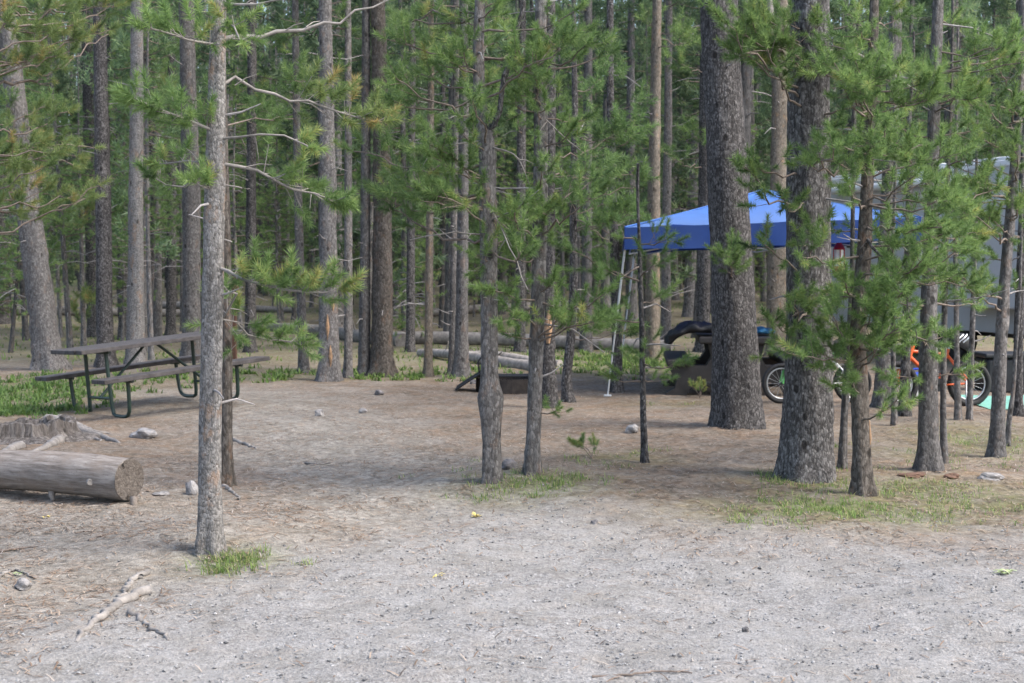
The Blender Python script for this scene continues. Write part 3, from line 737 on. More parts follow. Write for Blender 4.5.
# trunks of the middle distance
MID = [
 ([(3, 324, 15), (3, 250, 14), (2, 100, 12), (0, 0, 10)], 'dark pine trunk on the far left edge', 'bark_dark', None),
 ([(106, 367, 18), (104, 300, 16), (103, 200, 15), (101, 100, 14), (99, 0, 12)], 'dark grey pine behind the picnic table, beside a pale one', 'bark_dark', None),
 ([(94, 338, 13), (92, 250, 12), (89, 120, 11), (86, 0, 10)], 'darkest knotty pine left of the pair behind the picnic table', 'bark_dark', None),
 ([(136, 368, 19), (136, 320, 17), (136, 200, 14), (137, 100, 13), (137, 0, 12)], 'pale lilac grey pine rising behind the middle of the picnic table', 'bark_pale', None),
 ([(124, 340, 11), (122, 200, 10), (119, 60, 9)], 'thin dark pine left of the pale lilac grey trunk', 'bark_dark', None),
 ([(191, 362, 20), (191, 300, 18), (191, 200, 18), (188, 100, 16), (186, 0, 15)], 'grey pine behind the right end of the picnic table', 'bark_grey', (150, 20, 230, 100, 3)),
 ([(171, 338, 10), (172, 200, 9), (172, 60, 8)], 'thin pine left of the grey one at the table\'s right end', 'bark_dark', None),
 ([(304, 373, 10), (301, 300, 9), (298, 200, 8), (296, 80, 7)], 'slim pine between the front tree and the scarred pine', 'bark_grey', (255, 20, 330, 120, 3)),
 ([(329, 381, 22), (329, 330, 19), (328, 200, 16), (327, 100, 14), (325, 0, 13)], 'grey pine with peeling orange bark, left of centre', 'bark_grey', (280, 10, 350, 110, 4)),
 ([(348, 378, 9), (348, 250, 8), (348, 100, 7)], 'thin pine right of the peeling one', 'bark_grey', None),
 ([(364, 375, 12), (365, 250, 10), (366, 100, 9), (366, 0, 8)], 'thin pine standing close left of the broad footed pine', 'bark_grey', None),
 ([(382, 376, 25), (383, 330, 21), (383, 200, 18), (381, 100, 16), (378, 0, 14)], 'broad footed brownish pine left of the fallen logs', 'bark_brown', (330, 60, 440, 200, 9)),
 ([(428, 377, 9), (429, 300, 8), (430, 200, 7), (431, 80, 6)], 'thin tan pine standing before the fallen logs', 'bark_tan', (395, 40, 480, 170, 6)),
 ([(452, 374, 8), (453, 300, 7), (455, 150, 6)], 'left stem of the close pair behind the fire ring', 'bark_grey', None),
 ([(461, 376, 15), (462, 300, 12), (463, 200, 11), (464, 60, 9)], 'right stem of the close pair behind the fire ring', 'bark_grey', (410, 10, 520, 130, 6)),
 ([(652, 362, 16), (653, 300, 13), (654, 180, 12), (656, 60, 10), (657, 0, 9)], 'light tan pine seen left of the blue canopy roof', 'bark_tan', (610, 0, 700, 60, 4)),
 ([(666, 348, 11), (666, 250, 9), (668, 120, 8)], 'slim grey pine under the left part of the canopy', 'bark_grey', None),
 ([(703, 352, 14), (704, 250, 13), (705, 120, 11), (706, 0, 10)], 'dark pine half hidden behind the stout trunk', 'bark_dark', (650, 40, 740, 170, 6)),
 ([(776, 356, 20), (776, 290, 19), (778, 180, 16), (780, 60, 14), (781, 0, 12)], 'reddish tan pine behind the canopy peak', 'bark_tan', (740, 40, 810, 160, 4)),
 ([(792, 350, 10), (786, 190, 9), (774, 60, 9), (770, 20, 8)], 'grey leaning dead pine crossing the reddish tan trunk', 'dead_wood', None),
 ([(586, 352, 12), (587, 250, 10), (588, 100, 9)], 'pine beyond the crooked thin one, near the long fallen log', 'bark_grey', (550, 20, 640, 140, 6)),
 ([(520, 352, 10), (521, 200, 9), (522, 60, 8)], 'pine between the knotted and the slim one, farther back', 'bark_dark', (480, 30, 560, 140, 5)),
 ([(250, 352, 11), (251, 200, 10), (252, 60, 9)], 'dark pine just right of the pale front trunk, farther back', 'bark_dark', (230, 10, 300, 120, 4)),
 ([(410, 352, 9), (411, 200, 8), (412, 60, 7)], 'dark thin pine behind the broad footed one', 'bark_dark', None)]
for pts, lab, bm_, fol in MID:
    t = Tree(pts, lab, bm_, H=15, stubs=10, seg=14, group='mid distance pines behind the clearing', crown_r=1.2)
    if fol: t.region(*fol[:4], fol[4], (-.9, .9), size=1.5, ntw=8, tl=.3, tint=.5)
    if 'with peeling' in lab:
        gs = Geo()
        for z, a, l in ((.35, -1.3, .3), (.75, -1.6, .35), (1.05, -1.0, .2)):
            p = t.pt(z); d = np.array([math.cos(a), math.sin(a), 0]) * t.rad(z) * .97
            tube(gs, [p + d + [0, 0, -l / 2], p + d * 1.03, p + d + [0, 0, l / 2]], [.004, .030, .006], 7)
        obj('bark_scar', gs, M['scar'], t.root)
    t.done('mid')

# ------------------------------------------------------------------ background pines: a few kinds, then copies
def kind_tree(H, d, c0, cr, dens, kind, tint, name='pine_tree', leafmat='needles_far', low=0, seed=0):
    root = thing(name, None, 'tree', (0, 0, 0))
    gt = Geo(); n = 26
    zs = np.concatenate([[-.25, 0, .15, .4], np.linspace(.9, H, n)])
    sway = rng.normal(0, .06, 2)
    xy = np.stack([sway[0] * np.sin(zs / H * 3), sway[1] * np.sin(zs / H * 4)], -1) * 2
    rr = d / 2 * (1 - .9 * np.clip(zs, 0, H) / H) * (1 + .4 * np.exp(-np.clip(zs, 0, 9) / .15))
    P = np.column_stack([xy, zs])
    tube(gt, P, rr, 10, 0, lump=.05)
    for k in range(int(22)):
        z = rng.uniform(.8, H * .55); a = rng.uniform(0, 6.28); c = np.array([np.interp(z, zs, xy[:, 0]), np.interp(z, zs, xy[:, 1]), z])
        dd = np.array([math.cos(a), math.sin(a), rng.uniform(-.35, .25)]); l = rng.uniform(.15, .9)
        tube(gt, [c, c + dd * l * .5, c + dd * l + [0, 0, -.08]], [.014, .01, .005], 4, 1, cap=False)
    obj('trunk', gt, [M['bark_far'], M['twig_grey']], root, local=True)
    gw = Geo(); lv = Leaves()
    z0 = H * c0
    nb = int((H - z0) * dens)
    for k in range(nb + low):
        z = z0 + (H - z0) * (k + rng.random()) / max(1, nb) if k < nb else rng.uniform(z0 * .45, z0)
        u = np.clip((z - z0) / (H - z0), 0, 1)
        if u > .5 and z > 8 and rng.random() < .8: continue
        a = rng.uniform(0, 6.28); l = cr * (1.0 - .85 * u) * rng.uniform(.55, 1.15) * (.6 if k >= nb else 1)
        c = np.array([np.interp(z, zs, xy[:, 0]), np.interp(z, zs, xy[:, 1]), z])
        e = c + np.array([math.cos(a) * l, math.sin(a) * l, l * rng.uniform(-.15, .35)])
        tube(gw, [c, (c + e) / 2 - [0, 0, .06 * l], e], [.016, .01, .005], 3, 1, cap=False)
        nt_ = int(l * 11) + 3
        for q in range(nt_):
            t_ = .3 + .7 * (q + rng.random()) / nt_
            lv.add(c + (e - c) * t_ + rng.standard_normal(3) * .09 * (1 + l * .4), unit((e - c) / l + rng.standard_normal(3) * .7 + [0, 0, .3]), rng.uniform(.75, 1.25),
                   np.clip(tint + rng.normal(0, .13) + .12 * u, 0, 1))
    obj('crown', lv.geo(kind, gw, 0), [M[leafmat], M['twig']], root, local=True)
    return root

BG = [kind_tree(17, .27, .36, 1.3, 7, 'far', .42, low=3), kind_tree(15, .21, .36, 1.2, 7, 'far', .5, low=5), kind_tree(19, .31, .34, 1.45, 6, 'far', .38, low=4), kind_tree(14, .18, .30, 1.2, 7, 'far', .5, low=8),
      kind_tree(16, .23, .26, 1.3, 7, 'far', .45, low=8), kind_tree(12, .15, .20, 1.1, 8, 'far', .55, low=8)]
YO = [kind_tree(5.5, .09, .18, 1.0, 11, 'mid', .5, 'young_pine', 'needles'), kind_tree(7.5, .11, .22, 1.15, 10, 'mid', .45, 'young_pine', 'needles'), kind_tree(3.0, .06, .12, .8, 15, 'mid', .58, 'young_pine', 'needles'), kind_tree(10, .13, .22, 1.3, 8, 'mid', .45, 'young_pine', 'needles')]
CANC = np.array([3.38, 18.7])
def blocked(x, y):
    if (x - CANC[0]) ** 2 + (y - CANC[1]) ** 2 < 3.2 ** 2: return True
    if 4.6 < x < 13 and 13 < y < 30: return True           # trailer pitch
    if -6.5 < x < -2 and 12 < y < 19: return True
    return False
LOGS = []
def zone_label(x, y, young):
    px = 512 + F * x / y
    far = y > 44
    where = 'behind the slatted picnic table' if px < 205 else 'between the pale front pine and the fallen logs' if px < 400 else 'behind the fallen logs and fire ring' if px < 615 else \
        'behind the blue canopy' if px < 815 else 'around and behind the grey camping trailer'
    if young: return f'young bushy green pine in the woods {where}', f'young pines {where}'
    return (f'distant slender pine deep in the woods {where}' if far else f'tall slender pine in the woods {where}'), (f'distant pines {where}' if far else f'tall pines {where}')

used = set()
placed = []
def place(lst, x, y, sc, szz, young, tries=0):
    k = rng.integers(len(lst)); proto = lst[k]
    if proto.name not in used: used.add(proto.name); o = proto
    else: o = copy_tree(proto)
    o.location = (float(x), float(y), float(height(x, y)) - .02)
    o.rotation_euler = (rng.normal(0, .022), rng.normal(0, .022), rng.uniform(0, 6.28)); o.scale = (sc, sc, szz)
    lab, grp = zone_label(x, y, young); tag(o, lab, 'tree', grp)
    placed.append((x, y))
def free(x, y, md): return all((x - a) ** 2 + (y - b) ** 2 > md * md for a, b in placed)

# fallen logs first: their feet keep trees off
def fallen(p, q, r0, r1, label, mat='log_wood', lift=0.0, stubs=6, grp='fallen logs in the woods', name='fallen_log'):
    a, b = np.array(p, float), np.array(q, float)
    a[2] = float(height(a[0], a[1])) + r0 * .85 + lift; b[2] = float(height(b[0], b[1])) + r1 * .85 + lift
    n = 26; L = np.linalg.norm(b - a)
    P = a + (b - a) * np.linspace(0, 1, n)[:, None]; P[:, 2] += .03 * np.sin(np.linspace(0, 5, n)); P[:, 1] += .05 * np.sin(np.linspace(0, 4, n))
    loc = (a + b) / 2; loc[2] = float(height(loc[0], loc[1]))
    root = thing(name, label, 'log', loc, grp)
    g = Geo(); tube(g, P, np.linspace(r0, r1, n), 14, 0, lump=.03)
    obj('log_body', g, M[mat], root)
    for k in range(stubs):
        gs = Geo(); u = rng.random(); c = a + (b - a) * u; d = unit([rng.normal(0, .5), -abs(rng.normal(0, .6)) - .2, rng.uniform(.1, 1)]); r = r0 + (r1 - r0) * u; l = rng.uniform(.05, .35)
        tube(gs, [c + d * r * .8, c + d * (r + l * .5), c + d * (r + l)], [.02, .014, .007], 5)
        obj('branch_stub', gs, M['dead_wood'], root)
    LOGS.append((a, b))
    return root
def gq(px, py, Y): p = at(px, py, Y); return p
fallen(gp(386, 344), gp(672, 350), .135, .12, 'long pale fallen log lying across the view behind the fire ring', 'dead_wood')
fallen(gp(270, 331), gp(402, 346), .11, .15, 'pale fallen log slanting behind the peeling pine', 'dead_wood')
fallen(gp(466, 361), gp(560, 366), .09, .07, 'short dark log end lying under the long pale log', 'log_wood', stubs=2)
fallen(gp(420, 356), gp(545, 372), .07, .10, 'brown rotten log crossing below the long pale log', 'log_wood', stubs=3)
fallen(gp(-40, 317), gp(215, 316), .16, .12, 'long grey log far behind the slatted picnic table', 'dead_wood')
fallen(gp(425, 317), gp(580, 308), .12, .16, 'distant pale log seen above the long log, right of centre', 'dead_wood')
fallen(gp(160, 308), gp(300, 313), .12, .10, 'distant grey log right of the pale front pine', 'dead_wood')

def near_log(x, y):
    for a, b in LOGS:
        ab = (b - a)[:2]; t = np.clip(((x - a[0]) * ab[0] + (y - a[1]) * ab[1]) / (ab @ ab), 0, 1)
        if np.hypot(x - a[0] - t * ab[0], y - a[1] - t * ab[1]) < .5: return True
    return False
cnt = 0
for _ in range(20000):
    if cnt >= 248: break
    y = math.sqrt(rng.uniform(25.5 ** 2, 78 ** 2)); x = rng.uniform(-1, 1) * (.38 * y + 2.5)
    if blocked(x, y) or near_log(x, y) or not free(x, y, 1.15): continue
    if x < -14 and y > 50 and rng.random() < .75: continue
    s = rng.uniform(.5, 1.2) if rng.random() < .6 else rng.uniform(.9, 1.25); place(BG, x, y, s, rng.uniform(.9, 1.2), False); cnt += 1
cnt = 0
for _ in range(5000):
    if cnt >= 84: break
    y = rng.uniform(23, 60); x = rng.uniform(-1, 1) * (.38 * y + 1)
    if blocked(x, y) or near_log(x, y) or not free(x, y, .8): continue
    if y < 29 and -6 < x < 3 and rng.random() < .7: continue
    s = rng.uniform(.7, 1.2); place(YO, x, y, s, s, True); cnt += 1

# the far wood that closes the view, one mass
def woods():
    gt = Geo(); lv = Leaves()
    for k in range(500):
        y = rng.uniform(76, 125); x = rng.uniform(-1, 1) * (.42 * y + 5)
        if x < -22 and y < 95 and rng.random() < .5: continue
        z0 = float(height(x, y)); H = rng.uniform(15, 25); d = rng.uniform(.2, .4)
        tube(gt, [[x, y, z0 - .3], [x + rng.normal(0, .1), y, z0 + H * .5], [x + rng.normal(0, .2), y, z0 + H]], [d / 2, d * .35, .02], 6, 0, cap=False)
        c0 = rng.uniform(.22, .5)
        for q in range(92):
            u = rng.random() ** 1.5; z = H * (c0 + (1 - c0) * u); a = rng.uniform(0, 6.28); l = 1.9 * (1.0 - .8 * u) * math.sqrt(rng.random()) * (1.0 if u > .25 else .8)
            lv.add([x + math.cos(a) * l, y + math.sin(a) * l, z0 + z], unit([math.cos(a), math.sin(a), .5]), rng.uniform(.8, 1.4), np.clip(.45 + rng.normal(0, .16), 0, 1))
    for k in range(620):
        y = rng.uniform(56, 96); x = rng.uniform(-1, 1) * (.42 * y + 3); z0 = float(height(x, y)); H = rng.uniform(14, 22); d = rng.uniform(.12, .26)
        tube(gt, [[x, y, z0 - .3], [x + rng.normal(0, .15), y, z0 + H * .5], [x + rng.normal(0, .5), y, z0 + H]], [d / 2, d * .38, .02], 6, 0, cap=False)
    for k in range(900):
        y = rng.uniform(66, 110); x = rng.uniform(-1, 1) * (.42 * y + 3); z0 = float(height(x, y)); hh = rng.uniform(.5, 2.6)
        for q in range(7): lv.add([x + rng.normal(0, .35), y + rng.normal(0, .3), z0 + hh * rng.random()], unit([rng.normal(0, .6), rng.normal(0, .6), 1]), rng.uniform(.7, 1.2), np.clip(.75 + rng.normal(0, .15), 0, 1))
    return lv.geo('vfar', gt, 1)
tag(obj('distant_woods', woods(), [M['bark_far'], M['needles_far']]), 'distant dense pine woods closing the view', 'woods', kind='stuff')

# ------------------------------------------------------------------ camp furniture
M['plank'] = plain('plank', (.062, .056, .055), .8, var=.45, scale=14, spec=.35, bmp=.35)
M['green_steel'] = plain('green_steel', (.012, .030, .024), .45, var=.3, scale=10, spec=.5)
M['dark_table'] = plain('dark_table', (.026, .023, .022), .6, var=.3, scale=9, spec=.4, bmp=.2)
M['black_cloth'] = plain('black_cloth', (.010, .011, .014), .55, var=.4, scale=12, spec=.4, bmp=.2)
M['blue_cloth'] = plain('blue_cloth', (.03, .14, .26), .7, var=.4, scale=10, bmp=.2)
M['rusty_steel'] = plain('rusty_steel', (.030, .024, .021), .75, var=.5, scale=14, bmp=.2)
M['black_steel'] = plain('black_steel', (.012, .012, .013), .45, var=.4, scale=12)
M['white_pole'] = plain('white_pole', (.46, .48, .49), .4, var=.1, scale=6)
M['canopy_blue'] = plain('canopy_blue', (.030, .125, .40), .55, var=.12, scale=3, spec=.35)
_, nt, b, out = M['canopy_blue'], M['canopy_blue'].node_tree, None, None
_b = [n for n in nt.nodes if n.type == 'BSDF_PRINCIPLED'][0]; _o = [n for n in nt.nodes if n.type == 'OUTPUT_MATERIAL'][0]
_t = nt.nodes.new('ShaderNodeBsdfTranslucent'); _t.inputs[0].default_value = (.03, .10, .5, 1); _m = nt.nodes.new('ShaderNodeMixShader'); _m.inputs[0].default_value = .2
_b.inputs['Sheen Weight'].default_value = .3; _b.inputs['Sheen Roughness'].default_value = .4; M['canopy_blue_shaded'] = plain('canopy_blue_shaded', (.008, .038, .17), .6, var=.15, scale=3)  # valance cloth: same blue fabric, its shade below the sky-lit roof put into the colour
nt.links.new(_b.outputs[0], _m.inputs[1]); nt.links.new(_t.outputs[0], _m.inputs[2]); nt.links.new(_m.outputs[0], _o.inputs[0])
M['rubber'] = plain('rubber', (.012, .012, .013), .7, var=.3, scale=20)
M['alloy'] = plain('alloy', (.45, .46, .47), .35, metal=.8, var=.1)
M['orange_paint'] = plain('orange_paint', (.62, .10, .02), .3, var=.08, spec=.5)
M['green_paint'] = plain('green_paint', (.10, .36, .09), .3, var=.08, spec=.5)
M['white_paint'] = plain('white_paint', (.72, .73, .74), .3, var=.05, spec=.5)
M['trailer_wall'] = plain('trailer_wall', (.43, .437, .445), .4, var=.06, scale=2, spec=.5)
M['trailer_grey'] = plain('trailer_grey', (.36, .365, .37), .45, var=.06, scale=2, spec=.5)
M['roof_white'] = plain('roof_white', (.66, .67, .68), .5, var=.05, scale=3)
M['glass_dark'] = plain('glass_dark', (.012, .014, .018), .08, var=.2, spec=.6)
M['aqua_mat'] = plain('aqua_mat', (.16, .38, .30), .8, var=.15, scale=20)
M['red_plastic'] = plain('red_plastic', (.35, .02, .025), .4, var=.15)
M['brown_paint'] = plain('brown_paint', (.075, .035, .022), .6, var=.25)
M['cooler_blue'] = plain('cooler_blue', (.02, .06, .42), .4, var=.1)
M['rock'] = plain('rock', (.22, .21, .205), .9, var=.45, scale=16, bmp=.5)
M['rock_dark'] = plain('rock_dark', (.15, .14, .14), .9, var=.5, scale=16, bmp=.5)
M['cut_wood'] = bark('cut_wood', (.075, .064, .056), (.115, .10, .089), (.155, .137, .124), None, zs=1.0, sc=.8, vary=.03, deep=.3)

# slatted wooden picnic table with green tube frame
T0 = np.array([-3.96, 15.55]); zt = float(height(*T0)) + .03
tb = thing('picnic_table', 'weathered wooden picnic table with a dark green tube frame', 'picnic table', (T0[0], T0[1], zt - .02), None, R(43))
tb.rotation_euler = (R(-2.0), R(-4.6), R(43))
L = 2.0
g = Geo()
for k in range(5): box(g, [rng.normal(0, .004), -.30 + .15 * k, .735], (L, .143, .045), mat=0, bev=.006)
obj('tabletop', g, M['plank'], tb, local=True)
for sgn in (-1, 1):
    g = Geo()
    for k in (-.075, .075): box(g, [rng.normal(0, .005), sgn * .68 + k, .435], (L, .143, .045), mat=0, bev=.006)
    obj('bench', g, M['plank'], tb, local=True)
for sx_ in (-.66, .66):
    g = Geo()
    for s in (-1, 1):
        tube(g, smooth_path([[sx_, s * .24, .70], [sx_, s * .25, .40], [sx_, s * .27, .06], [sx_, s * .36, .02], [sx_, s * .54, .02], [sx_, s * .63, .07], [sx_, s * .66, .25], [sx_, s * .67, .405]], 26), .021, 8)
        bar(g, [sx_, s * .60, .40], [sx_, s * .78, .40], .016)
    bar(g, [sx_, -.33, .70], [sx_, .33, .70], .018); bar(g, [sx_, -.27, .20], [sx_, .27, .20], .015)
    obj('leg_frame', g, M['green_steel'], tb, local=True)
    g = Geo(); bar(g, [sx_ * .12, 0, .70], [sx_, 0, .20], .016); obj('brace', g, M['green_steel'], tb, local=True)

# heavy dark table under the canopy
T1 = np.array([2.82, 17.95]); zt = float(height(*T1))
td = thing('picnic_table', 'heavy dark moulded picnic table under the blue canopy', 'picnic table', (T1[0], T1[1], zt - .02), None, R(85))
g = Geo(); box(g, [0, 0, .715], (1.90, .92, .09), bev=.02); obj('tabletop', g, M['dark_table'], td, local=True)
for s in (-1, 1):
    g = Geo(); box(g, [0, s * .70, .435], (1.86, .30, .08), bev=.02); obj('bench', g, M['dark_table'], td, local=True)
def slab_profile(pts, x0, th):
    bm = bmesh.new(); vs = [bm.verts.new((x0, y, z)) for y, z in pts]; f = bm.faces.new(vs)
    r = bmesh.ops.extrude_face_region(bm, geom=[f]); bmesh.ops.translate(bm, vec=(th, 0, 0), verts=[v for v in r['geom'] if isinstance(v, bmesh.types.BMVert)])
    bmesh.ops.recalc_face_normals(bm, faces=bm.faces)
    bmesh.ops.triangulate(bm, faces=bm.faces); bm.verts.index_update()
    V = np.array([v.co[:] for v in bm.verts]); Fx = np.array([[v.index for v in f.verts] for f in bm.faces]); bm.free(); return V, Fx
half = [(.0, .68), (.34, .68), (.30, .50), (.36, .40), (.54, .40), (.84, .40), (.80, .33), (.72, .22), (.74, .12), (.86, .05), (.86, .0), (.62, .0), (.54, .14), (.44, .20), (.30, .20), (.14, .16), (0, .14)]
prof = half + [(-y, z) for y, z in half[-2:0:-1]]
for x0 in (-.86, .60):
    V, Fx = slab_profile(prof, x0, .26); obj('leg_frame', Geo().add(V, Fx, 0, .5, False), M['dark_table'], td, local=True)
g = Geo(); box(g, [0, 0, .45], (1.1, .16, .40), bev=.02); obj('pedestal', g, M['dark_table'], td, local=True)

def cloth_heap(name, label, cat, mat, prof, cx, cy, zb, wid, th, nz=.02):
    """a soft thing lying over an edge: prof = centre line (x, z), thickness th, width wid"""
    root = thing(name, label, cat, (cx, cy, zb))
    P = smooth_path(np.array([[x, 0, z] for x, z in prof]), 26); n = len(P); m_ = 22
    V = []
    Tn = np.gradient(P, axis=0); Tn /= np.linalg.norm(Tn, axis=1)[:, None]; Nn = np.stack([-Tn[:, 2], 0 * Tn[:, 0], Tn[:, 0]], 1)
    Nn *= np.sign(Nn[:, 2:3] + .35)
    for i in range(n):
        e = math.sin(math.pi * (i + .6) / (n + .2)) ** .35
        for j in range(m_):
            a = 2 * math.pi * j / m_; ca, sa = math.cos(a), math.sin(a)
            yy = wid / 2 * np.sign(ca) * abs(ca) ** .6 * e * (1 + .08 * math.sin(i * .9 + a)); tt = th / 2 * np.sign(sa) * abs(sa) ** .7 * e
            w = 1 + .35 * math.sin(i * .8 + 3 * yy / wid * 3) * (sa > 0)
            V.append(P[i] + Nn[i] * tt * w + np.array([0, yy, 0]) + rng.normal(0, nz * .25, 3) * (sa > 0))
    V = np.array(V) + [cx, cy, zb]
    i, j = np.meshgrid(np.arange(n - 1), np.arange(m_), indexing='ij'); j2 = (j + 1) % m_
    g = Geo(); g.add(V, np.stack([i * m_ + j, i * m_ + j2, (i + 1) * m_ + j2, (i + 1) * m_ + j], -1).reshape(-1, 4))
    g.F += [np.array([range(m_)])[:, ::-1], np.array([range((n - 1) * m_, n * m_)])]; g.M += [np.zeros(1)] * 2; g.smooth += [np.ones(1, bool)] * 2
    obj(name + '_shell', g, mat, root)
    return root
cloth_heap('jacket', 'black jacket draped over the left end of the dark table', 'jacket', M['black_cloth'],
           [(.36, .06), (.15, .08), (-.05, .09), (-.2, .06), (-.31, -.02), (-.37, -.12)], 2.30, 17.35, zt + .75, .55, .13, .03)
cloth_heap('tarp', 'folded blue cloth lying on the right end of the dark table', 'cloth', M['blue_cloth'], [(-.2, .03), (-.06, .05), (.08, .04), (.18, .035)], 3.08, 17.4, zt + .75, .4, .07, .03)

# blue pop-up canopy on slanted white legs
CC = np.array([3.30, 18.45]); cz = float(height(*CC)); hw = 1.74; EZ = 2.12; PZ = 2.60; VH = .27
can = thing('canopy', 'blue pop-up canopy on slanted white legs', 'canopy', (CC[0], CC[1], cz))
def eave(x): return EZ + .03 * x
g = Geo(); n = 13
for q in range(4):
    a = rz(q * math.pi / 2)
    V = []; 
    for i in range(n):
        v = i / (n - 1)
        for j in range(n):
            u = -1 + 2 * j / (n - 1)
            x, y = u * hw * (1 - v), -hw * (1 - v)
            p = a @ np.array([x, y, 0]); e0 = a @ np.array([u * hw, -hw, 0])
            z = eave(e0[0]) * (1 - v) + PZ * v - .07 * math.sin(math.pi * v) * (1 - .7 * abs(u) ** 2) + .012 * math.sin(7 * u + 3 * v) + .008 * math.sin(17 * u * (1 - v) + q)
            V.append([CC[0] + p[0], CC[1] + p[1], cz + z])
    i, j = np.meshgrid(np.arange(n - 1), np.arange(n - 1), indexing='ij')
    g.add(V, np.stack([i * n + j, i * n + j + 1, (i + 1) * n + j + 1, (i + 1) * n + j], -1).reshape(-1, 4))
cr_ = obj('canopy_roof', g, M['canopy_blue'], can)
gs = Geo()
for q in range(4):
    a = rz(q * math.pi / 2); p = a @ np.array([-hw, -hw, 0]); P = [[CC[0] + p[0] * (1 - v), CC[1] + p[1] * (1 - v), cz + eave(p[0]) * (1 - v) + PZ * v - .021 * math.sin(math.pi * v) + .006] for v in np.linspace(0, 1, 12)]
    tube(gs, P, .012, 6)
obj('seam', gs, M['canopy_blue'], cr_)
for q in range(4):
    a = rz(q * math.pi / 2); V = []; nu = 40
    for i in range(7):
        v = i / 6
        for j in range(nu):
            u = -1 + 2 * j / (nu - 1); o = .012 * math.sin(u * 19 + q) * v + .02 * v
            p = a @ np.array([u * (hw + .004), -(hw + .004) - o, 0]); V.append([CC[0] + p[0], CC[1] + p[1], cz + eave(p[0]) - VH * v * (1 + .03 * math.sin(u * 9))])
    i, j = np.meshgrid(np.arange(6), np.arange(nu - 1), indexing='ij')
    obj('valance', Geo().add(V, np.stack([i * nu + j, (i + 1) * nu + j, (i + 1) * nu + j + 1, i * nu + j + 1], -1).reshape(-1, 4)), M['canopy_blue_shaded'], can)
for sx_ in (-1, 1):
    for sy_ in (-1, 1):
        top = [CC[0] + sx_ * hw * .985, CC[1] + sy_ * hw * .985, cz + eave(sx_ * hw) - .03]; bx_, by_ = CC[0] + sx_ * (hw + .22), CC[1] + sy_ * (hw - .38 if sy_ < 0 else hw + .15); bt = [bx_, by_, float(height(bx_, by_)) + .01]
        mid = np.array(top) + (np.array(bt) - np.array(top)) * .5
        g = Geo(); bar(g, top, mid, .015, 8); bar(g, mid, bt, .011, 8); box(g, bt, (.09, .09, .02), bev=.004); obj('leg', g, M['white_pole'], can)
g = Geo()
for q in range(4):
    a = rz(q * math.pi / 2)
    for k in range(2):
        p0 = a @ np.array([-hw * .97 + k * hw * .97, -hw * .97, 0]); p1 = a @ np.array([k * hw * .97, -hw * .97, 0]); c = np.array([CC[0], CC[1], cz])
        bar(g, c + p0 + [0, 0, eave(p0[0]) - .05], c + p1 + [0, 0, eave(p1[0]) - .32], .009, 6); bar(g, c + p0 + [0, 0, eave(p0[0]) - .32], c + p1 + [0, 0, eave(p1[0]) - .05], .009, 6)
obj('truss', g, M['white_pole'], can)
can.rotation_euler = (0, 0, R(-7))

lan = at(839, 258, 17.0)
lr = thing('lantern', 'red camp lantern hanging under the right part of the canopy', 'lantern', lan + [0, 0, -.18])
g = Geo(); tube(g, [lan + [0, 0, .10], lan + [0, 0, -.10]], .05, 12); obj('globe', g, M['white_paint'], lr)
g = Geo(); tube(g, [lan + [0, 0, -.10], lan + [0, 0, -.13], lan + [0, 0, -.2]], [.065, .08, .07], 12); tube(g, [lan + [0, 0, .10], lan + [0, 0, .14], lan + [0, 0, .2]], [.07, .06, .02], 12)
for k in range(4): d = np.array([math.cos(k * 1.571), math.sin(k * 1.571), 0]) * .065; bar(g, lan + d + [0, 0, -.12], lan + d + [0, 0, .12], .007, 5)
obj('cage', g, M['red_plastic'], lr)
g = Geo(); tube(g, [lan + [0, 0, .19], lan + [.005, 0, .3], lan + [0, 0, .46]], .006, 5); obj('hanger', g, M['red_plastic'], lr)

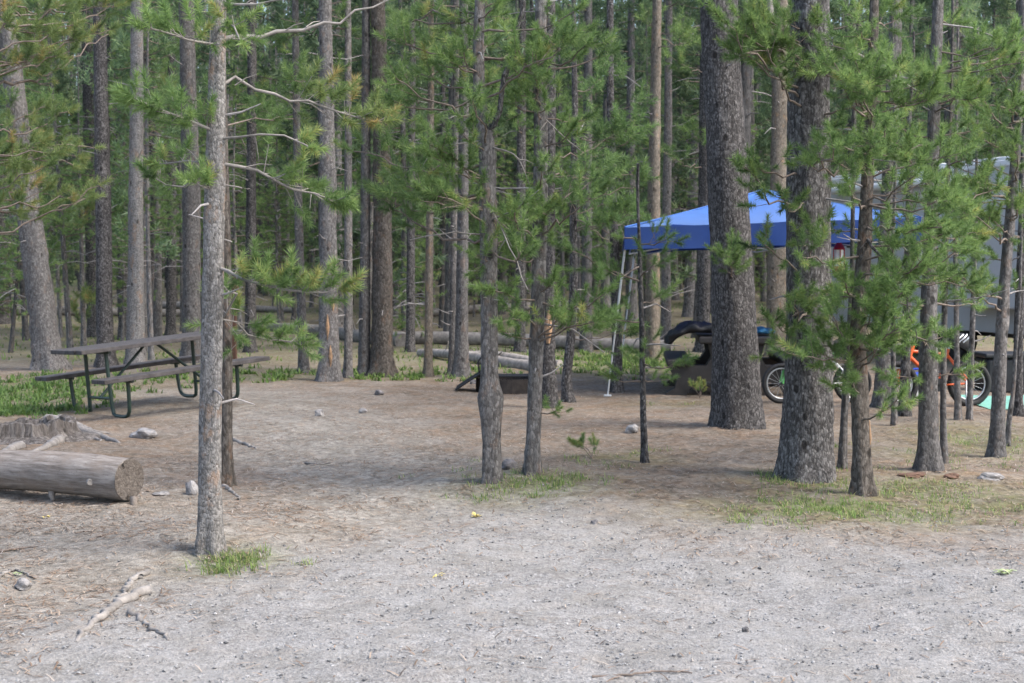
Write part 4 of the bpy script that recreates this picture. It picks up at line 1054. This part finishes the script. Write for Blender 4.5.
# bicycles
def bicycle(label, front_px, rear_px, Y, rw, col, col2, tyre=.026):
    a, b = at(*front_px, Y), at(*rear_px, Y + .12)
    ax = b[:2] - a[:2]; wb = np.linalg.norm(ax); ang = math.atan2(-ax[1], -ax[0])
    mid = (a + b) / 2; z0 = float(height(mid[0], mid[1]))
    root = thing('bicycle', label, 'bicycle', (mid[0], mid[1], z0)); root.rotation_euler = (R(4), 0, ang)
    for x in (wb / 2, -wb / 2):
        th = np.linspace(0, 2 * np.pi, 37)
        def ring(r, rad, seg): 
            P = np.stack([x + r * np.cos(th), 0 * th, rw + r * np.sin(th)], 1); gg = Geo()
            A = np.arange(seg) / seg * 2 * np.pi; V = []
            for t_ in th[:-1]:
                for q in A: V.append([x + (r + rad * math.cos(q)) * math.cos(t_), rad * math.sin(q), rw + (r + rad * math.cos(q)) * math.sin(t_)])
            i, j = np.meshgrid(np.arange(36), np.arange(seg), indexing='ij'); i2 = (i + 1) % 36; j2 = (j + 1) % seg
            return gg.add(V, np.stack([i * seg + j, i2 * seg + j, i2 * seg + j2, i * seg + j2], -1).reshape(-1, 4))
        hub = Geo(); bar(hub, [x, -.05, rw], [x, .05, rw], .018); w = obj('wheel', hub, M['black_steel'], root, local=True)
        obj('tyre', ring(rw - tyre, tyre, 8), M['rubber'], w, local=True); obj('rim', ring(rw - 2 * tyre - .008, .010, 6), M['alloy'], w, local=True)
        gs = Geo()
        for k in range(16):
            t_ = k * math.pi / 8; bar(gs, [x, .02 * (-1) ** k, rw], [x + (rw - 2 * tyre) * math.cos(t_), 0, rw + (rw - 2 * tyre) * math.sin(t_)], .0016, 4)
        obj('spokes', gs, M['alloy'], w, local=True)
    bb = np.array([-.06, 0, rw * .95]); hd = np.array([wb / 2 - .17, 0, rw * 2.15]); st = np.array([-.17, 0, rw * 2.25]); fr = np.array([wb / 2, 0, rw]); rr = np.array([-wb / 2, 0, rw])
    g = Geo(); bar(g, hd, bb, .022); bar(g, hd + [.01, 0, .07], st, .018); bar(g, bb, st + [-.02, 0, .06], .017); tube(g, [hd + [-.03, 0, .13], hd + [.03, 0, -.06]], .026, 8)
    obj('frame', g, M[col], root, local=True)
    g = Geo()
    for s in (-.045, .045): bar(g, bb + [0, s * .6, 0], rr + [0, s, 0], .010); bar(g, st + [0, s * .4, 0], rr + [0, s, 0], .009)
    obj('rear_stays', g, M[col2], root, local=True)
    g = Geo()
    for s in (-.05, .05): tube(g, [hd + [.03, s * .6, -.06], (hd + fr) / 2 + [.05, s, 0], fr + [0, s, 0]], .014, 8)
    obj('fork', g, M[col], root, local=True)
    g = Geo(); bar(g, hd + [-.03, 0, .12], hd + [-.05, 0, .24], .014); tube(g, smooth_path([hd + [-.10, -.29, .30], hd + [-.04, -.16, .29], hd + [-.04, 0, .24], hd + [-.04, .16, .29], hd + [-.10, .29, .30]], 15), .012, 8); 
    hb = obj('handlebar', g, M['black_steel'], root, local=True)
    for s in (-1, 1): g = Geo(); bar(g, hd + [-.10, s * .20, .298], hd + [-.115, s * .31, .302], .017); obj('grip', g, M[col], hb, local=True)
    g = Geo(); sp = st + [-.04, 0, .14]; tube(g, [sp + [-.14, 0, .01], sp + [-.10, 0, .015], sp + [0, 0, .005], sp + [.12, 0, 0], sp + [.15, 0, -.005]], [.03, .075, .05, .022, .01], 10); sd = obj('saddle', g, M['rubber'], root, local=True)
    g = Geo(); bar(g, st + [-.02, 0, .04], sp, .013); obj('seat_post', g, M['alloy'], root, local=True)
    g = Geo(); tube(g, [bb + [0, .03, 0], bb + [0, .045, 0]], .075, 16); bar(g, bb + [0, -.06, 0], bb + [.13, -.06, -.06], .010); bar(g, bb + [0, .06, 0], bb + [-.13, .06, .06], .010); bar(g, bb + [0, -.06, 0], bb + [0, .06, 0], .016); ck = obj('crank', g, M['black_steel'], root, local=True)
    for s, p in ((-1, bb + [.13, -.06, -.06]), (1, bb + [-.13, .06, .06])): g = Geo(); box(g, p + np.array([0, s * .05, 0]), (.08, .08, .02), bev=.004); obj('pedal', g, M['rubber'], ck, local=True)
    g = Geo(); bar(g, rr + [.06, .05, .03], [rr[0] + .12, .17, .01], .009); obj('kickstand', g, M['alloy'], root, local=True)
    return root
bicycle('green child bicycle partly hidden behind the thickest pine', (782, 385), (853, 383), 16.05, .235, 'green_paint', 'white_paint')
bo = bicycle('orange bicycle with fat black tyres by the trailer', (897, 384), (970, 384), 15.65, .265, 'orange_paint', 'orange_paint', .036)
hp = at(961, 344, 15.75)
hr = thing('helmet', 'black bicycle helmet hanging above the orange bicycle', 'helmet', hp + [0, 0, -.1])
g = Geo(); V = []
for i in range(9):
    for j in range(20):
        a, e = j / 20 * 2 * math.pi, i / 8 * math.pi * .62
        s = 1 + .05 * math.cos(6 * a) * math.sin(e); V.append(hp + np.array([.14 * math.cos(a) * math.sin(e) * s, .11 * math.sin(a) * math.sin(e) * s, .12 * math.cos(e)]) @ ry(.5).T)
i, j = np.meshgrid(np.arange(8), np.arange(20), indexing='ij'); j2 = (j + 1) % 20
g.add(V, np.stack([i * 20 + j, (i + 1) * 20 + j, (i + 1) * 20 + j2, i * 20 + j2], -1).reshape(-1, 4)); obj('shell', g, M['rubber'], hr)
g = Geo(); tube(g, smooth_path([hp + [-.1, -.03, -.05], hp + [-.03, -.03, -.2], hp + [.08, -.03, -.08]], 10), .006, 5); obj('strap', g, M['rubber'], hr)
g = Geo()
for k in (-1, 0, 1): tube(g, smooth_path([hp + [-.06 + .05 * k, -.10, .02], hp + [.01 + .05 * k, -.085, .075], hp + [.05 + .04 * k, -.05, .11]], 8), .010, 5)
obj('vent', g, M['alloy'], hr)

c = gp(917, 397); cr = thing('cooler', 'small blue and white cooler behind the straight mottled pine', 'cooler', c)
g = Geo(); box(g, c + [0, 0, .10], (.26, .22, .18), bev=.02); obj('body', g, M['white_paint'], cr)
g = Geo(); box(g, c + [0, 0, .245], (.28, .24, .10), bev=.03); obj('lid', g, M['cooler_blue'], cr)
g = Geo(); tube(g, smooth_path([c + [-.14, 0, .17], c + [-.13, 0, .30], c + [0, 0, .34], c + [.13, 0, .30], c + [.14, 0, .17]], 14), .012, 6); obj('handle', g, M['cooler_blue'], cr)

mt = gp(1010, 407)
mc = np.array([mt[0] + 1.2, mt[1] + .45]); V = []; nn = 16
for i in range(nn):
    for j in range(nn):
        x, y = mc[0] - 1.5 + 3 * j / (nn - 1), mc[1] - .75 + 1.5 * i / (nn - 1); V.append([x, y, float(height(x, y)) + .012 + .006 * math.sin(x * 9 + y * 5)])
i, j = np.meshgrid(np.arange(nn - 1), np.arange(nn - 1), indexing='ij')
mr_ = thing('ground_mat', 'pale green ground mat beside the orange bicycle', 'mat', (mc[0], mc[1], float(height(*mc))))
g = Geo().add(V, np.stack([i * nn + j, i * nn + j + 1, (i + 1) * nn + j + 1, (i + 1) * nn + j], -1).reshape(-1, 4)); obj('woven_sheet', g, M['aqua_mat'], mr_)

c = np.array([6.45, 17.6, float(height(6.45, 17.6))]); br_ = thing('storage_bin', 'black lidded storage bin at the right edge beside the trailer', 'storage bin', c)
g = Geo(); box(g, c + [0, 0, .22], (1.1, .5, .44), bev=.04); obj('tub', g, M['black_cloth'], br_)
g = Geo(); box(g, c + [0, 0, .475], (1.16, .56, .06), bev=.02); obj('lid', g, M['black_cloth'], br_)

# grey camping trailer
A, B = np.array([6.05, 27.2]), np.array([8.65, 19.1]); cen2 = (A + B) / 2; xd = (B - A) / np.linalg.norm(B - A); LT = np.linalg.norm(B - A); yd = np.array([-xd[1], xd[0]])
ctr = cen2 + yd * 1.2; zr = float(height(*ctr))
tr = thing('camping_trailer', 'pale grey camping trailer with a white roof among the right hand pines', 'trailer', (ctr[0], ctr[1], zr), None, math.atan2(xd[1], xd[0]))
g = Geo(); box(g, [0, 0, 2.42], (LT, 2.4, 1.60), bev=.10, segs=3); box(g, [0, 0, 1.12], (LT - .02, 2.38, 1.25), bev=.05); obj('body', g, [M['trailer_wall']], tr, local=True)
g = Geo(); box(g, [0, 0, 3.245], (LT - .04, 2.36, .07), bev=.03); box(g, [.0, -1.2, 3.17], (LT - .2, .06, .10), bev=.02); obj('roof', g, M['roof_white'], tr, local=True)
g = Geo(); box(g, [1.9, .0, 3.44], (.95, .85, .32), bev=.10, segs=3); obj('air_conditioner', g, M['roof_white'], tr, local=True)
g = Geo(); box(g, [-2.4, .2, 3.36], (.5, .5, .14), bev=.04); obj('roof_vent', g, M['roof_white'], tr, local=True)
g = Geo(); box(g, [0, -1.205, .98], (LT - .3, .03, .95), bev=.008); obj('lower_panel', g, M['trailer_grey'], tr, local=True)
g = Geo(); box(g, [0, -1.215, 1.62], (LT - .3, .014, .10), bev=.004); box(g, [0, -1.215, 2.62], (LT - .3, .014, .06), bev=.004); obj('stripe', g, M['trailer_grey'], tr, local=True)
sl = Geo(); box(sl, [1.7, -1.35, 1.75], (2.3, .34, 1.7), bev=.03); so = obj('slide_out', sl, M['trailer_wall'], tr, local=True)
def win(x, z, w, h, y, par):
    g = Geo(); box(g, [x, y, z], (w + .1, .03, h + .1), bev=.012); o = obj('window', g, M['black_steel'], par, local=True)
    g = Geo(); box(g, [x, y - .012, z], (w, .02, h), bev=.006); obj('pane', g, M['glass_dark'], o, local=True)
win(-2.9, 2.25, .9, .6, -1.215, tr); win(3.6, 2.75, .5, .25, -1.215, tr)
g = Geo(); box(g, [1.0, -1.532, 2.2], (.5, .03, .42), bev=.012); o = obj('window', g, M['black_steel'], so, local=True)
g = Geo(); box(g, [-.75, -1.225, 1.5], (.68, .04, 1.85), bev=.02); dr = obj('door', g, M['trailer_wall'], tr, local=True)
g = Geo(); box(g, [-.52, -1.26, 1.45], (.06, .05, .14), bev=.01); obj('handle', g, M['black_steel'], dr, local=True)
g = Geo(); box(g, [-.75, -1.25, 2.0], (.36, .02, .5), bev=.01); obj('pane', g, M['glass_dark'], dr, local=True)
g = Geo(); bar(g, [-LT / 2 + .5, -1.30, 2.98], [.4, -1.30, 2.98], .07, 12); aw = obj('awning', g, M['roof_white'], tr, local=True)
for x in (-.95, -.05):
    gh = Geo(); bar(gh, [x, -1.16, .36], [x, -1.10, .36], .20, 20); w = obj('wheel', gh, M['alloy'], tr, local=True)
    gt_ = Geo(); tube(gt_, [[x, -1.19, .36], [x, -1.17, .36], [x, -1.0, .36], [x, -.98, .36]], [.30, .35, .35, .30], 24); obj('tyre', gt_, M['rubber'], w, local=True)
g = Geo(); box(g, [0, 0, .48], (LT - .6, 1.9, .12), bev=.01); obj('chassis', g, M['black_steel'], tr, local=True)
for x in (-3.4, 3.6): g = Geo(); bar(g, [x, -.9, .45], [x, -.9, .0], .03); box(g, [x, -.9, .015], (.2, .2, .03), bev=.004); obj('jack', g, M['black_steel'], tr, local=True)

# fire ring with a tilted black grate
c = gp(507, 394); c[1] += .3; c[2] = float(height(c[0], c[1])); fr_ = thing('fire_ring', 'rusty steel fire ring with black grate, behind the knotted pine', 'fire ring', c)
g = Geo(); th = np.linspace(0, 2 * np.pi, 41); V = []
for zz, rr in ((-.04, .40), (.19, .40), (.19, .385), (-.04, .385)):
    for t_ in th[:-1]: V.append(c + [rr * math.cos(t_), rr * math.sin(t_), zz])
Fq = [[k * 40 + j, k * 40 + (j + 1) % 40, ((k + 1) % 4) * 40 + (j + 1) % 40, ((k + 1) % 4) * 40 + j] for k in range(4) for j in range(40)]
g.add(V, Fq, 0, .5, False); obj('ring', g, M['rusty_steel'], fr_)
g = Geo(); mrot = ry(R(-33)); gc_ = c + np.array([-.47, -.05, .17])
for k in range(11): bar(g, gc_ + mrot @ np.array([-.20, -.25 + .05 * k, 0]), gc_ + mrot @ np.array([.20, -.25 + .05 * k, 0]), .011, 6)
for x in (-.2, .2): bar(g, gc_ + mrot @ np.array([x, -.26, 0]), gc_ + mrot @ np.array([x, .26, 0]), .014, 6)
box(g, gc_, (.40, .50, .012), rot=mrot, bev=.003)
gr_ = obj('grate', g, M['black_steel'], fr_)
g = Geo(); tube(g, smooth_path([gc_ + [.12, -.1, .08], gc_ + [.11, -.1, .24], gc_ + [.18, -.1, .29], gc_ + [.26, -.1, .24], gc_ + [.25, -.1, .10]], 16), .012, 7); obj('handle', g, M['black_steel'], gr_)
g = Geo()
for k in range(6): bar(g, c + [-.36, -.2 + k * .07, .215], c + [.42, -.2 + k * .07, .215], .010, 6)
bar(g, c + [-.38, -.22, .215], c + [-.38, .17, .215], .013); bar(g, c + [.43, -.22, .215], c + [.43, .17, .215], .013); obj('cooking_bars', g, M['black_steel'], fr_)

# small brown box on a post
p = at(233, 291, 23.5); z0 = float(height(p[0], p[1])); sg = thing('utility_post', 'dark brown box on a post behind the slim pale front pine', 'post', (p[0], p[1], z0))
g = Geo(); box(g, [p[0], p[1], z0 + .6], (.10, .10, 1.3), bev=.01); obj('post', g, M['brown_paint'], sg)
g = Geo(); box(g, [p[0], p[1] - .02, p[2]], (.22, .16, .46), bev=.015); obj('box', g, M['brown_paint'], sg)

# ------------------------------------------------------------------ wood and stones on the ground
e = gp(128, 503); rl = .142; axd = unit([-.89, .45, 0]); c0 = np.array([e[0], e[1] + .03, 0]); c1 = c0 + axd * 2.3
c0[2] = float(height(c0[0], c0[1])) + rl + .012; c1[2] = float(height(c1[0], c1[1])) + rl + .02
lg = thing('log', 'short thick weathered log with a sawn end, lying at the left', 'log', (c0[0], c0[1], c0[2] - rl - .03))
P = c0 + (c1 - c0) * np.linspace(0, 1, 50)[:, None]; P[:, 2] += .012 * np.sin(np.linspace(0, 7, 50)); rr = rl * (1 + .03 * np.sin(np.linspace(0, 9, 50))); rr[0] *= .985; 
g = Geo(); tube(g, P, rr, 32, 0, lump=.012, lumpfn=lambda i, a: 1 + .02 * np.sin(3 * a + i * .1) + .012 * np.sin(8 * a + 1), cap=True); obj('log_body', g, M['long_grain'], lg)
g = Geo(); nrm = -axd; sd = np.array([nrm[1], -nrm[0], 0]); up = np.array([0, 0, 1.0])
th = np.linspace(0, 2 * np.pi, 65)[:-1]; V = [c0 + nrm * .006]
notch = lambda t_: 1 - .30 * math.exp(-((t_ - 1.02) / .07) ** 2) - .28 * math.exp(-((t_ - 4.95) / .06) ** 2) - .04 * math.exp(-((t_ - 3.0) / .03) ** 2)
for t_ in th: r_ = rl * .985 * notch(t_); V.append(c0 + nrm * .006 + sd * r_ * math.cos(t_) + up * r_ * math.sin(t_))
g.add(V, [[0, 1 + k, 1 + (k + 1) % 64] for k in range(64)], 0, .5, False); obj('cut_face', g, M['cut_wood'], lg)
M['crack'] = plain('crack', (.02, .017, .015), .95)
for ca, cl_, cw in ((1.02, .40, .07), (4.95, .35, .06), (3.7, .6, .012)):
    g = Geo(); o_ = c0 + nrm * .012; dd = sd * math.cos(ca) + up * math.sin(ca); pp_ = -sd * math.sin(ca) + up * math.cos(ca)
    V = [o_ + dd * rl * .97 + pp_ * rl * cw, o_ + dd * rl * (1 - cl_ * .5) + pp_ * rl * cw * .35, o_ + dd * rl * (1 - cl_), o_ + dd * rl * (1 - cl_ * .5) - pp_ * rl * cw * .4, o_ + dd * rl * .97 - pp_ * rl * cw]
    g.add(V, [[0, 1, 2, 3, 4]], 0, .5, False); obj('crack', g, M['crack'], lg)
for px, py, dz in ((92, 484, 0), (131, 497, 1), (46, 490, 1)):
    p = at(px, py, e[1] + (128 - px) / 128 * .45); ln = c0 + axd * np.dot(p - c0, axd); d = unit(p - ln); 
    g = Geo()
    if dz: q = ln + unit([nrm[0] * .2 - .0, -.55, -.8]) * rl * .9; tube(g, [q, q + [0, -.015, -.04], q + [.01, -.02, -.09]], [.03, .022, .012], 7)
    else: q = ln + unit([0, -1, -.1]) * rl * .9; tube(g, [q, q + [.01, -.03, 0], q + [.015, -.05, 0]], [.032, .026, .02], 10)
    obj('branch_stub', g, M['long_grain'] if dz else M['dead_wood'], lg)

M['stump_wood'] = bark('stump_wood', (.045, .04, .036), (.13, .116, .108), (.24, .222, .21), None, zs=.12, sc=.7, vary=.05, deep=.5)
s0 = gp(14, 436); st_ = thing('tree_stump', 'low broken grey stump with spreading roots behind the short log', 'stump', s0)
g = Geo(); nr, ns = 9, 48; V = []
jag = np.interp(np.arange(ns), np.arange(0, ns, 3), rng.uniform(-.07, .09, 16), period=ns) + .02 * rng.standard_normal(ns)
for i in range(nr):
    for j in range(ns):
        a = j / ns * 2 * math.pi; z = [-.06, .015, .06, .12, .17, .185, .16, .06, .03][i]; r = [.56, .46, .40, .385, .375, .35, .31, .29, .05][i]
        r *= 1 + (.16 * math.sin(5 * a + 1) if i < 2 else .05 * math.sin(5 * a + 1)) + .04 * math.sin(11 * a) + .02 * math.sin(23 * a + i * .3); z = z + jag[j] * (.5 if i == 3 else 1) * (i in (3, 4, 5, 6)) + .06 * max(0, math.cos(a)) * (i in (4, 5, 6))
        V.append(s0 + [1.4 * r * math.cos(a), r * math.sin(a), z * .6])
i, j = np.meshgrid(np.arange(nr - 1), np.arange(ns), indexing='ij'); j2 = (j + 1) % ns
g.add(V, np.stack([i * ns + j, i * ns + j2, (i + 1) * ns + j2, (i + 1) * ns + j], -1).reshape(-1, 4), 0, .5, False); obj('stump_body', g, M['stump_wood'], st_)
def ground_tube(px_pts, r0, r1, lift=.3, seg=9, wig=.012, n=None):
    C = np.array([gp(x, y) for x, y in px_pts]); P = smooth_path(C, n or 22); P[1:-1, :2] += rng.standard_normal((len(P) - 2, 2)) * wig
    rad = np.linspace(r0, r1, len(P)); P[:, 2] = height(P[:, 0], P[:, 1]) + rad * lift; P[-1, 2] -= r1
    g = Geo(); tube(g, P, rad, seg, 0, lump=.03); return g
for pp, r0, r1 in (([(48, 424), (70, 428), (96, 437), (120, 443)], .08, .014), ([(50, 430), (62, 438), (48, 448), (28, 456)], .075, .02), ([(60, 421), (90, 431), (112, 434)], .055, .012), ([(40, 432), (84, 436), (100, 441)], .05, .01), ([(20, 448), (0, 456), (-20, 462)], .05, .02)):
    obj('root', ground_tube(pp, r0, r1), M['dead_wood'], st_)

rt = thing('exposed_root', 'pale exposed tree root surfacing in the dirt at lower left', 'root', gp(122, 600))
obj('root_strand', ground_tube([(150, 593), (128, 600), (108, 613), (90, 626), (76, 642)], .026, .010, .6), M['dead_wood'], rt)
obj('root_strand', ground_tube([(148, 574), (130, 582), (122, 598)], .016, .010, .6), M['dead_wood'], rt)
obj('root_strand', ground_tube([(132, 612), (145, 624), (168, 640)], .014, .006, .5), M['dead_wood'], rt)
rt = thing('exposed_root', 'thin pale root lying on the dirt right of the slim pale front trunk', 'root', gp(235, 490))
obj('root_strand', ground_tube([(222, 486), (232, 492), (240, 500)], .016, .006, .5), M['dead_wood'], rt)
rt = thing('exposed_root', 'pale root ending behind the slim front trunks, farther back', 'root', gp(240, 444))
obj('root_strand', ground_tube([(232, 440), (244, 444), (256, 449)], .02, .008, .5), M['dead_wood'], rt)

def stick(pp, r, label, mat='twig'):
    rt = thing('stick', label, 'stick', gp(*pp[0])); obj('twig', ground_tube(pp, r, r * .5, 1.0, 6, .006), M[mat], rt)
stick([(592, 678), (625, 676), (660, 672), (692, 673)], .006, 'long thin reddish brown stick at the bottom edge of the gravel')
stick([(90, 541), (100, 537), (114, 533)], .007, 'short dark stick on the dirt below the short log')
stick([(0, 552), (20, 549), (46, 546)], .007, 'dark stick on the dirt at the left edge')
stick([(75, 534), (86, 532), (93, 532)], .006, 'small dark stick chip below the short log')
stick([(305, 464), (318, 465), (330, 463)], .010, 'short pale stick on the path', 'dead_wood')
stick([(0, 578), (14, 571), (34, 578), (44, 577)], .008, 'pale crooked stick at the left edge', 'dead_wood')

def rock(px, py, w, h, label, mat='rock', name='rock'):
    c = gp(px, py); k = c[1] / F; W, H_ = w * k, h * k
    bm = bmesh.new(); bmesh.ops.create_icosphere(bm, subdivisions=3, radius=1)
    V = np.array([v.co[:] for v in bm.verts]); Fx = np.array([[v.index for v in f.verts] for f in bm.faces]); bm.free()
    ph = rng.uniform(0, 6, 6); s = 1 + .16 * np.sin(2.3 * V[:, 0] + ph[0]) * np.sin(2.1 * V[:, 1] + ph[1]) + .10 * np.sin(4 * V[:, 2] + 3 * V[:, 0] + ph[2]) + .03 * rng.standard_normal(len(V))
    for q in range(7):
        d = unit(rng.standard_normal(3)); pr = V @ d; s = np.where(pr > .72, s * (.72 / np.maximum(pr, .3)) ** .8, s)
    V = V * s[:, None] * [W / 2, W * .4, H_ * .62] + c + [0, 0, H_ * .30]
    r = thing(name, label, name.replace('_', ' '), c); obj('stone' if name == 'rock' else 'lump', Geo().add(V, Fx, 0, .5, False), M[mat], r)
rock(143, 438, 26, 12, 'pale grey rock lying right of the broken stump')
rock(193, 494, 17, 15, 'rounded grey rock touching the left of the slim pale front trunk')
rock(319, 416, 10, 8, 'left one of the two small white rocks in the middle of the path')
rock(364, 413, 9, 6, 'right one of the two small white rocks in the middle of the path')
rock(379, 395, 9, 6, 'small dark rock in front of the broad footed pine', 'rock_dark')
rock(509, 469, 17, 13, 'dark grey rock wedged between the knotted and the slim pine', 'rock_dark')
rock(632, 433, 14, 11, 'grey rock left of the thin sapling in front of the canopy')
rock(549, 404, 14, 9, 'pale rock at the foot of the dark pine with the orange scar')
rock(680, 522, 6, 4, 'tiny dark pebble right of the middle, at the gravel edge', 'rock_dark')
rock(594, 524, 8, 6, 'small dark stone at the gravel edge below the grass', 'rock_dark')
rock(745, 632, 8, 6, 'small dark stone alone on the gravel, lower right', 'rock_dark')
rock(160, 495, 18, 5, 'flat pale stone half buried right of the log end')
rock(24, 588, 18, 10, 'flat grey stone half buried at the left edge')
rock(474, 384, 10, 5, 'small grey stone below the tilted fire grate', 'rock_dark')
M['chunk_red'] = plain('chunk_red', (.13, .075, .052), .9, var=.4, scale=25, bmp=.4)
M['leaf_green'] = plain('leaf_green', (.30, .36, .17), .8, var=.25, scale=25)
M['leaf_yellow'] = plain('leaf_yellow', (.50, .40, .13), .8, var=.3, scale=25)
rock(912, 477, 30, 6, 'reddish rotten wood chunk below the straight mottled pine', 'chunk_red', 'wood_chunk')
rock(951, 478, 16, 6, 'small rusty wood chunk right of the straight mottled pine', 'chunk_red', 'wood_chunk')
rock(992, 479, 30, 7, 'grey slab of fallen bark below the leaning slim pine', 'rock', 'bark_slab')

def leafy(px, py, w, label, mat, n=14, name='leaf_clump'):
    c = gp(px, py); k = c[1] / F * w; r = thing(name, label, 'plant', c); g = Geo()
    for q in range(n):
        a = rng.uniform(0, 6.28); o = c + np.array([rng.normal(0, .22) * k, rng.normal(0, .22) * k, .004]); d = np.array([math.cos(a), math.sin(a), rng.uniform(.0, .5)]); s = np.array([-d[1], d[0], 0])
        L_ = k * rng.uniform(.3, .5); V = []
        for u, ww in ((0, .05), (.3, .35), (.65, .38), (1, .02)): V += [o + d * L_ * u + s * ww * L_ * .6 + [0, 0, .15 * L_ * math.sin(3 * u)], o + d * L_ * u - s * ww * L_ * .6 + [0, 0, .15 * L_ * math.sin(3 * u)]]
        g.add(V, [[2 * i, 2 * i + 1, 2 * i + 3, 2 * i + 2] for i in range(3)])
    obj('leaves', g, M[mat], r)
leafy(1005, 574, 20, 'pale green leafy scrap lying on the gravel at right', 'leaf_green')
leafy(476, 517, 15, 'yellow withered leaf clump below the grass on the gravel edge', 'leaf_yellow')
leafy(437, 577, 14, 'tan withered leaf scrap on the open gravel', 'leaf_yellow', 8)
leafy(45, 518, 12, 'pale yellow leaf clump in front of the short log', 'leaf_yellow', 8)
leafy(18, 575, 12, 'small green weed at the left edge of the dirt', 'leaf_green', 10, 'weed')

c = gp(232, 566); tf = thing('grass_tuft', 'bright green grass tuft at the foot of the slim pale front pine', 'grass', c)
g = blades(np.concatenate([gauss_pts(340, 232, 564, .08, .12, 9), gauss_pts(60, 222, 574, .08, .1), gauss_pts(70, 245, 558, .05, .08)]), .02, .09, .006, (.35, 1.0), .9); obj('blades', g, M['grass'], tf)['kind'] = 'stuff'
c = gp(296, 564); tf = thing('grass_tuft', 'tiny yellowish grass tuft right of the larger one by the front pine', 'grass', c)
g = blades(gauss_pts(30, 296, 564, .025, .03), .02, .06, .005, (.6, 1)); obj('blades', g, M['grass'], tf)['kind'] = 'stuff'
c = gp(120, 575)

def seedling(px, py, h, label, n=3):
    c = gp(px, py); r = thing('pine_seedling', label, 'seedling', c); gw = Geo(); lv = Leaves()
    for k in range(n):
        a = rng.uniform(0, 6.28); e = c + np.array([math.cos(a) * .14, math.sin(a) * .14, h * rng.uniform(.5, 1.0)])
        branch(gw, lv, np.array([c, (c + e) / 2 + [0, 0, .03], e]), .004, .002, .3, 3, .07, 1, .7, .8)
    obj('shoots', lv.geo('hero', gw, 0), [M['needles'], M['twig']], r)
seedling(592, 458, .12, 'tiny pine seedling in the grass right of the slim pine')
seedling(700, 398, .22, 'low pine seedling before the dark picnic table', 4)
seedling(896, 396, .25, 'green seedling between the kinked and straight pines, far right', 4)

# ------------------------------------------------------------------ sky, sun, camera
ELEV, ROT = R(50), R(112)
w = bpy.data.worlds.new('World'); SC.world = w; w.use_nodes = True
nt = w.node_tree; bg = nt.nodes['Background']; sky = nt.nodes.new('ShaderNodeTexSky'); sky.sky_type = 'NISHITA'; sky.sun_disc = False
sky.sun_elevation = ELEV; sky.sun_rotation = ROT; sky.air_density = 1.0; sky.dust_density = 3.0; sky.ozone_density = .6
nt.links.new(sky.outputs[0], bg.inputs[0]); bg.inputs[1].default_value = .15
sd_ = Vector((math.sin(ROT) * math.cos(ELEV), math.cos(ROT) * math.cos(ELEV), math.sin(ELEV)))
sl_ = bpy.data.lights.new('sun', 'SUN'); sl_.energy = 1.4; sl_.angle = R(24); sl_.color = (1, .975, .93)
so_ = bpy.data.objects.new('sun', sl_); COL.objects.link(so_); so_.rotation_euler = sd_.to_track_quat('Z', 'Y').to_euler(); so_.location = (6, -6, 20)
cam = bpy.data.cameras.new('camera'); cam.sensor_width = 36; cam.lens = F / 1024 * 36; cam.clip_end = 600; cam.clip_start = .1
cam.dof.use_dof = True; cam.dof.focus_distance = 8.3; cam.dof.aperture_fstop = 5.0
co = bpy.data.objects.new('camera', cam); COL.objects.link(co); co.location = (0, 0, CAMH); co.rotation_euler = (math.pi / 2 - PITCH, 0, 0); SC.camera = co
vs = SC.view_settings; vs.view_transform = 'Standard'; vs.look = 'None'; vs.gamma = 1; vs.use_curve_mapping = False; vs.exposure = 1.56
SC.render.engine = 'CYCLES'; SC.cycles.use_denoising = True; SC.cycles.max_bounces = 6; SC.cycles.diffuse_bounces = 3; SC.cycles.transmission_bounces = 3; SC.cycles.glossy_bounces = 2
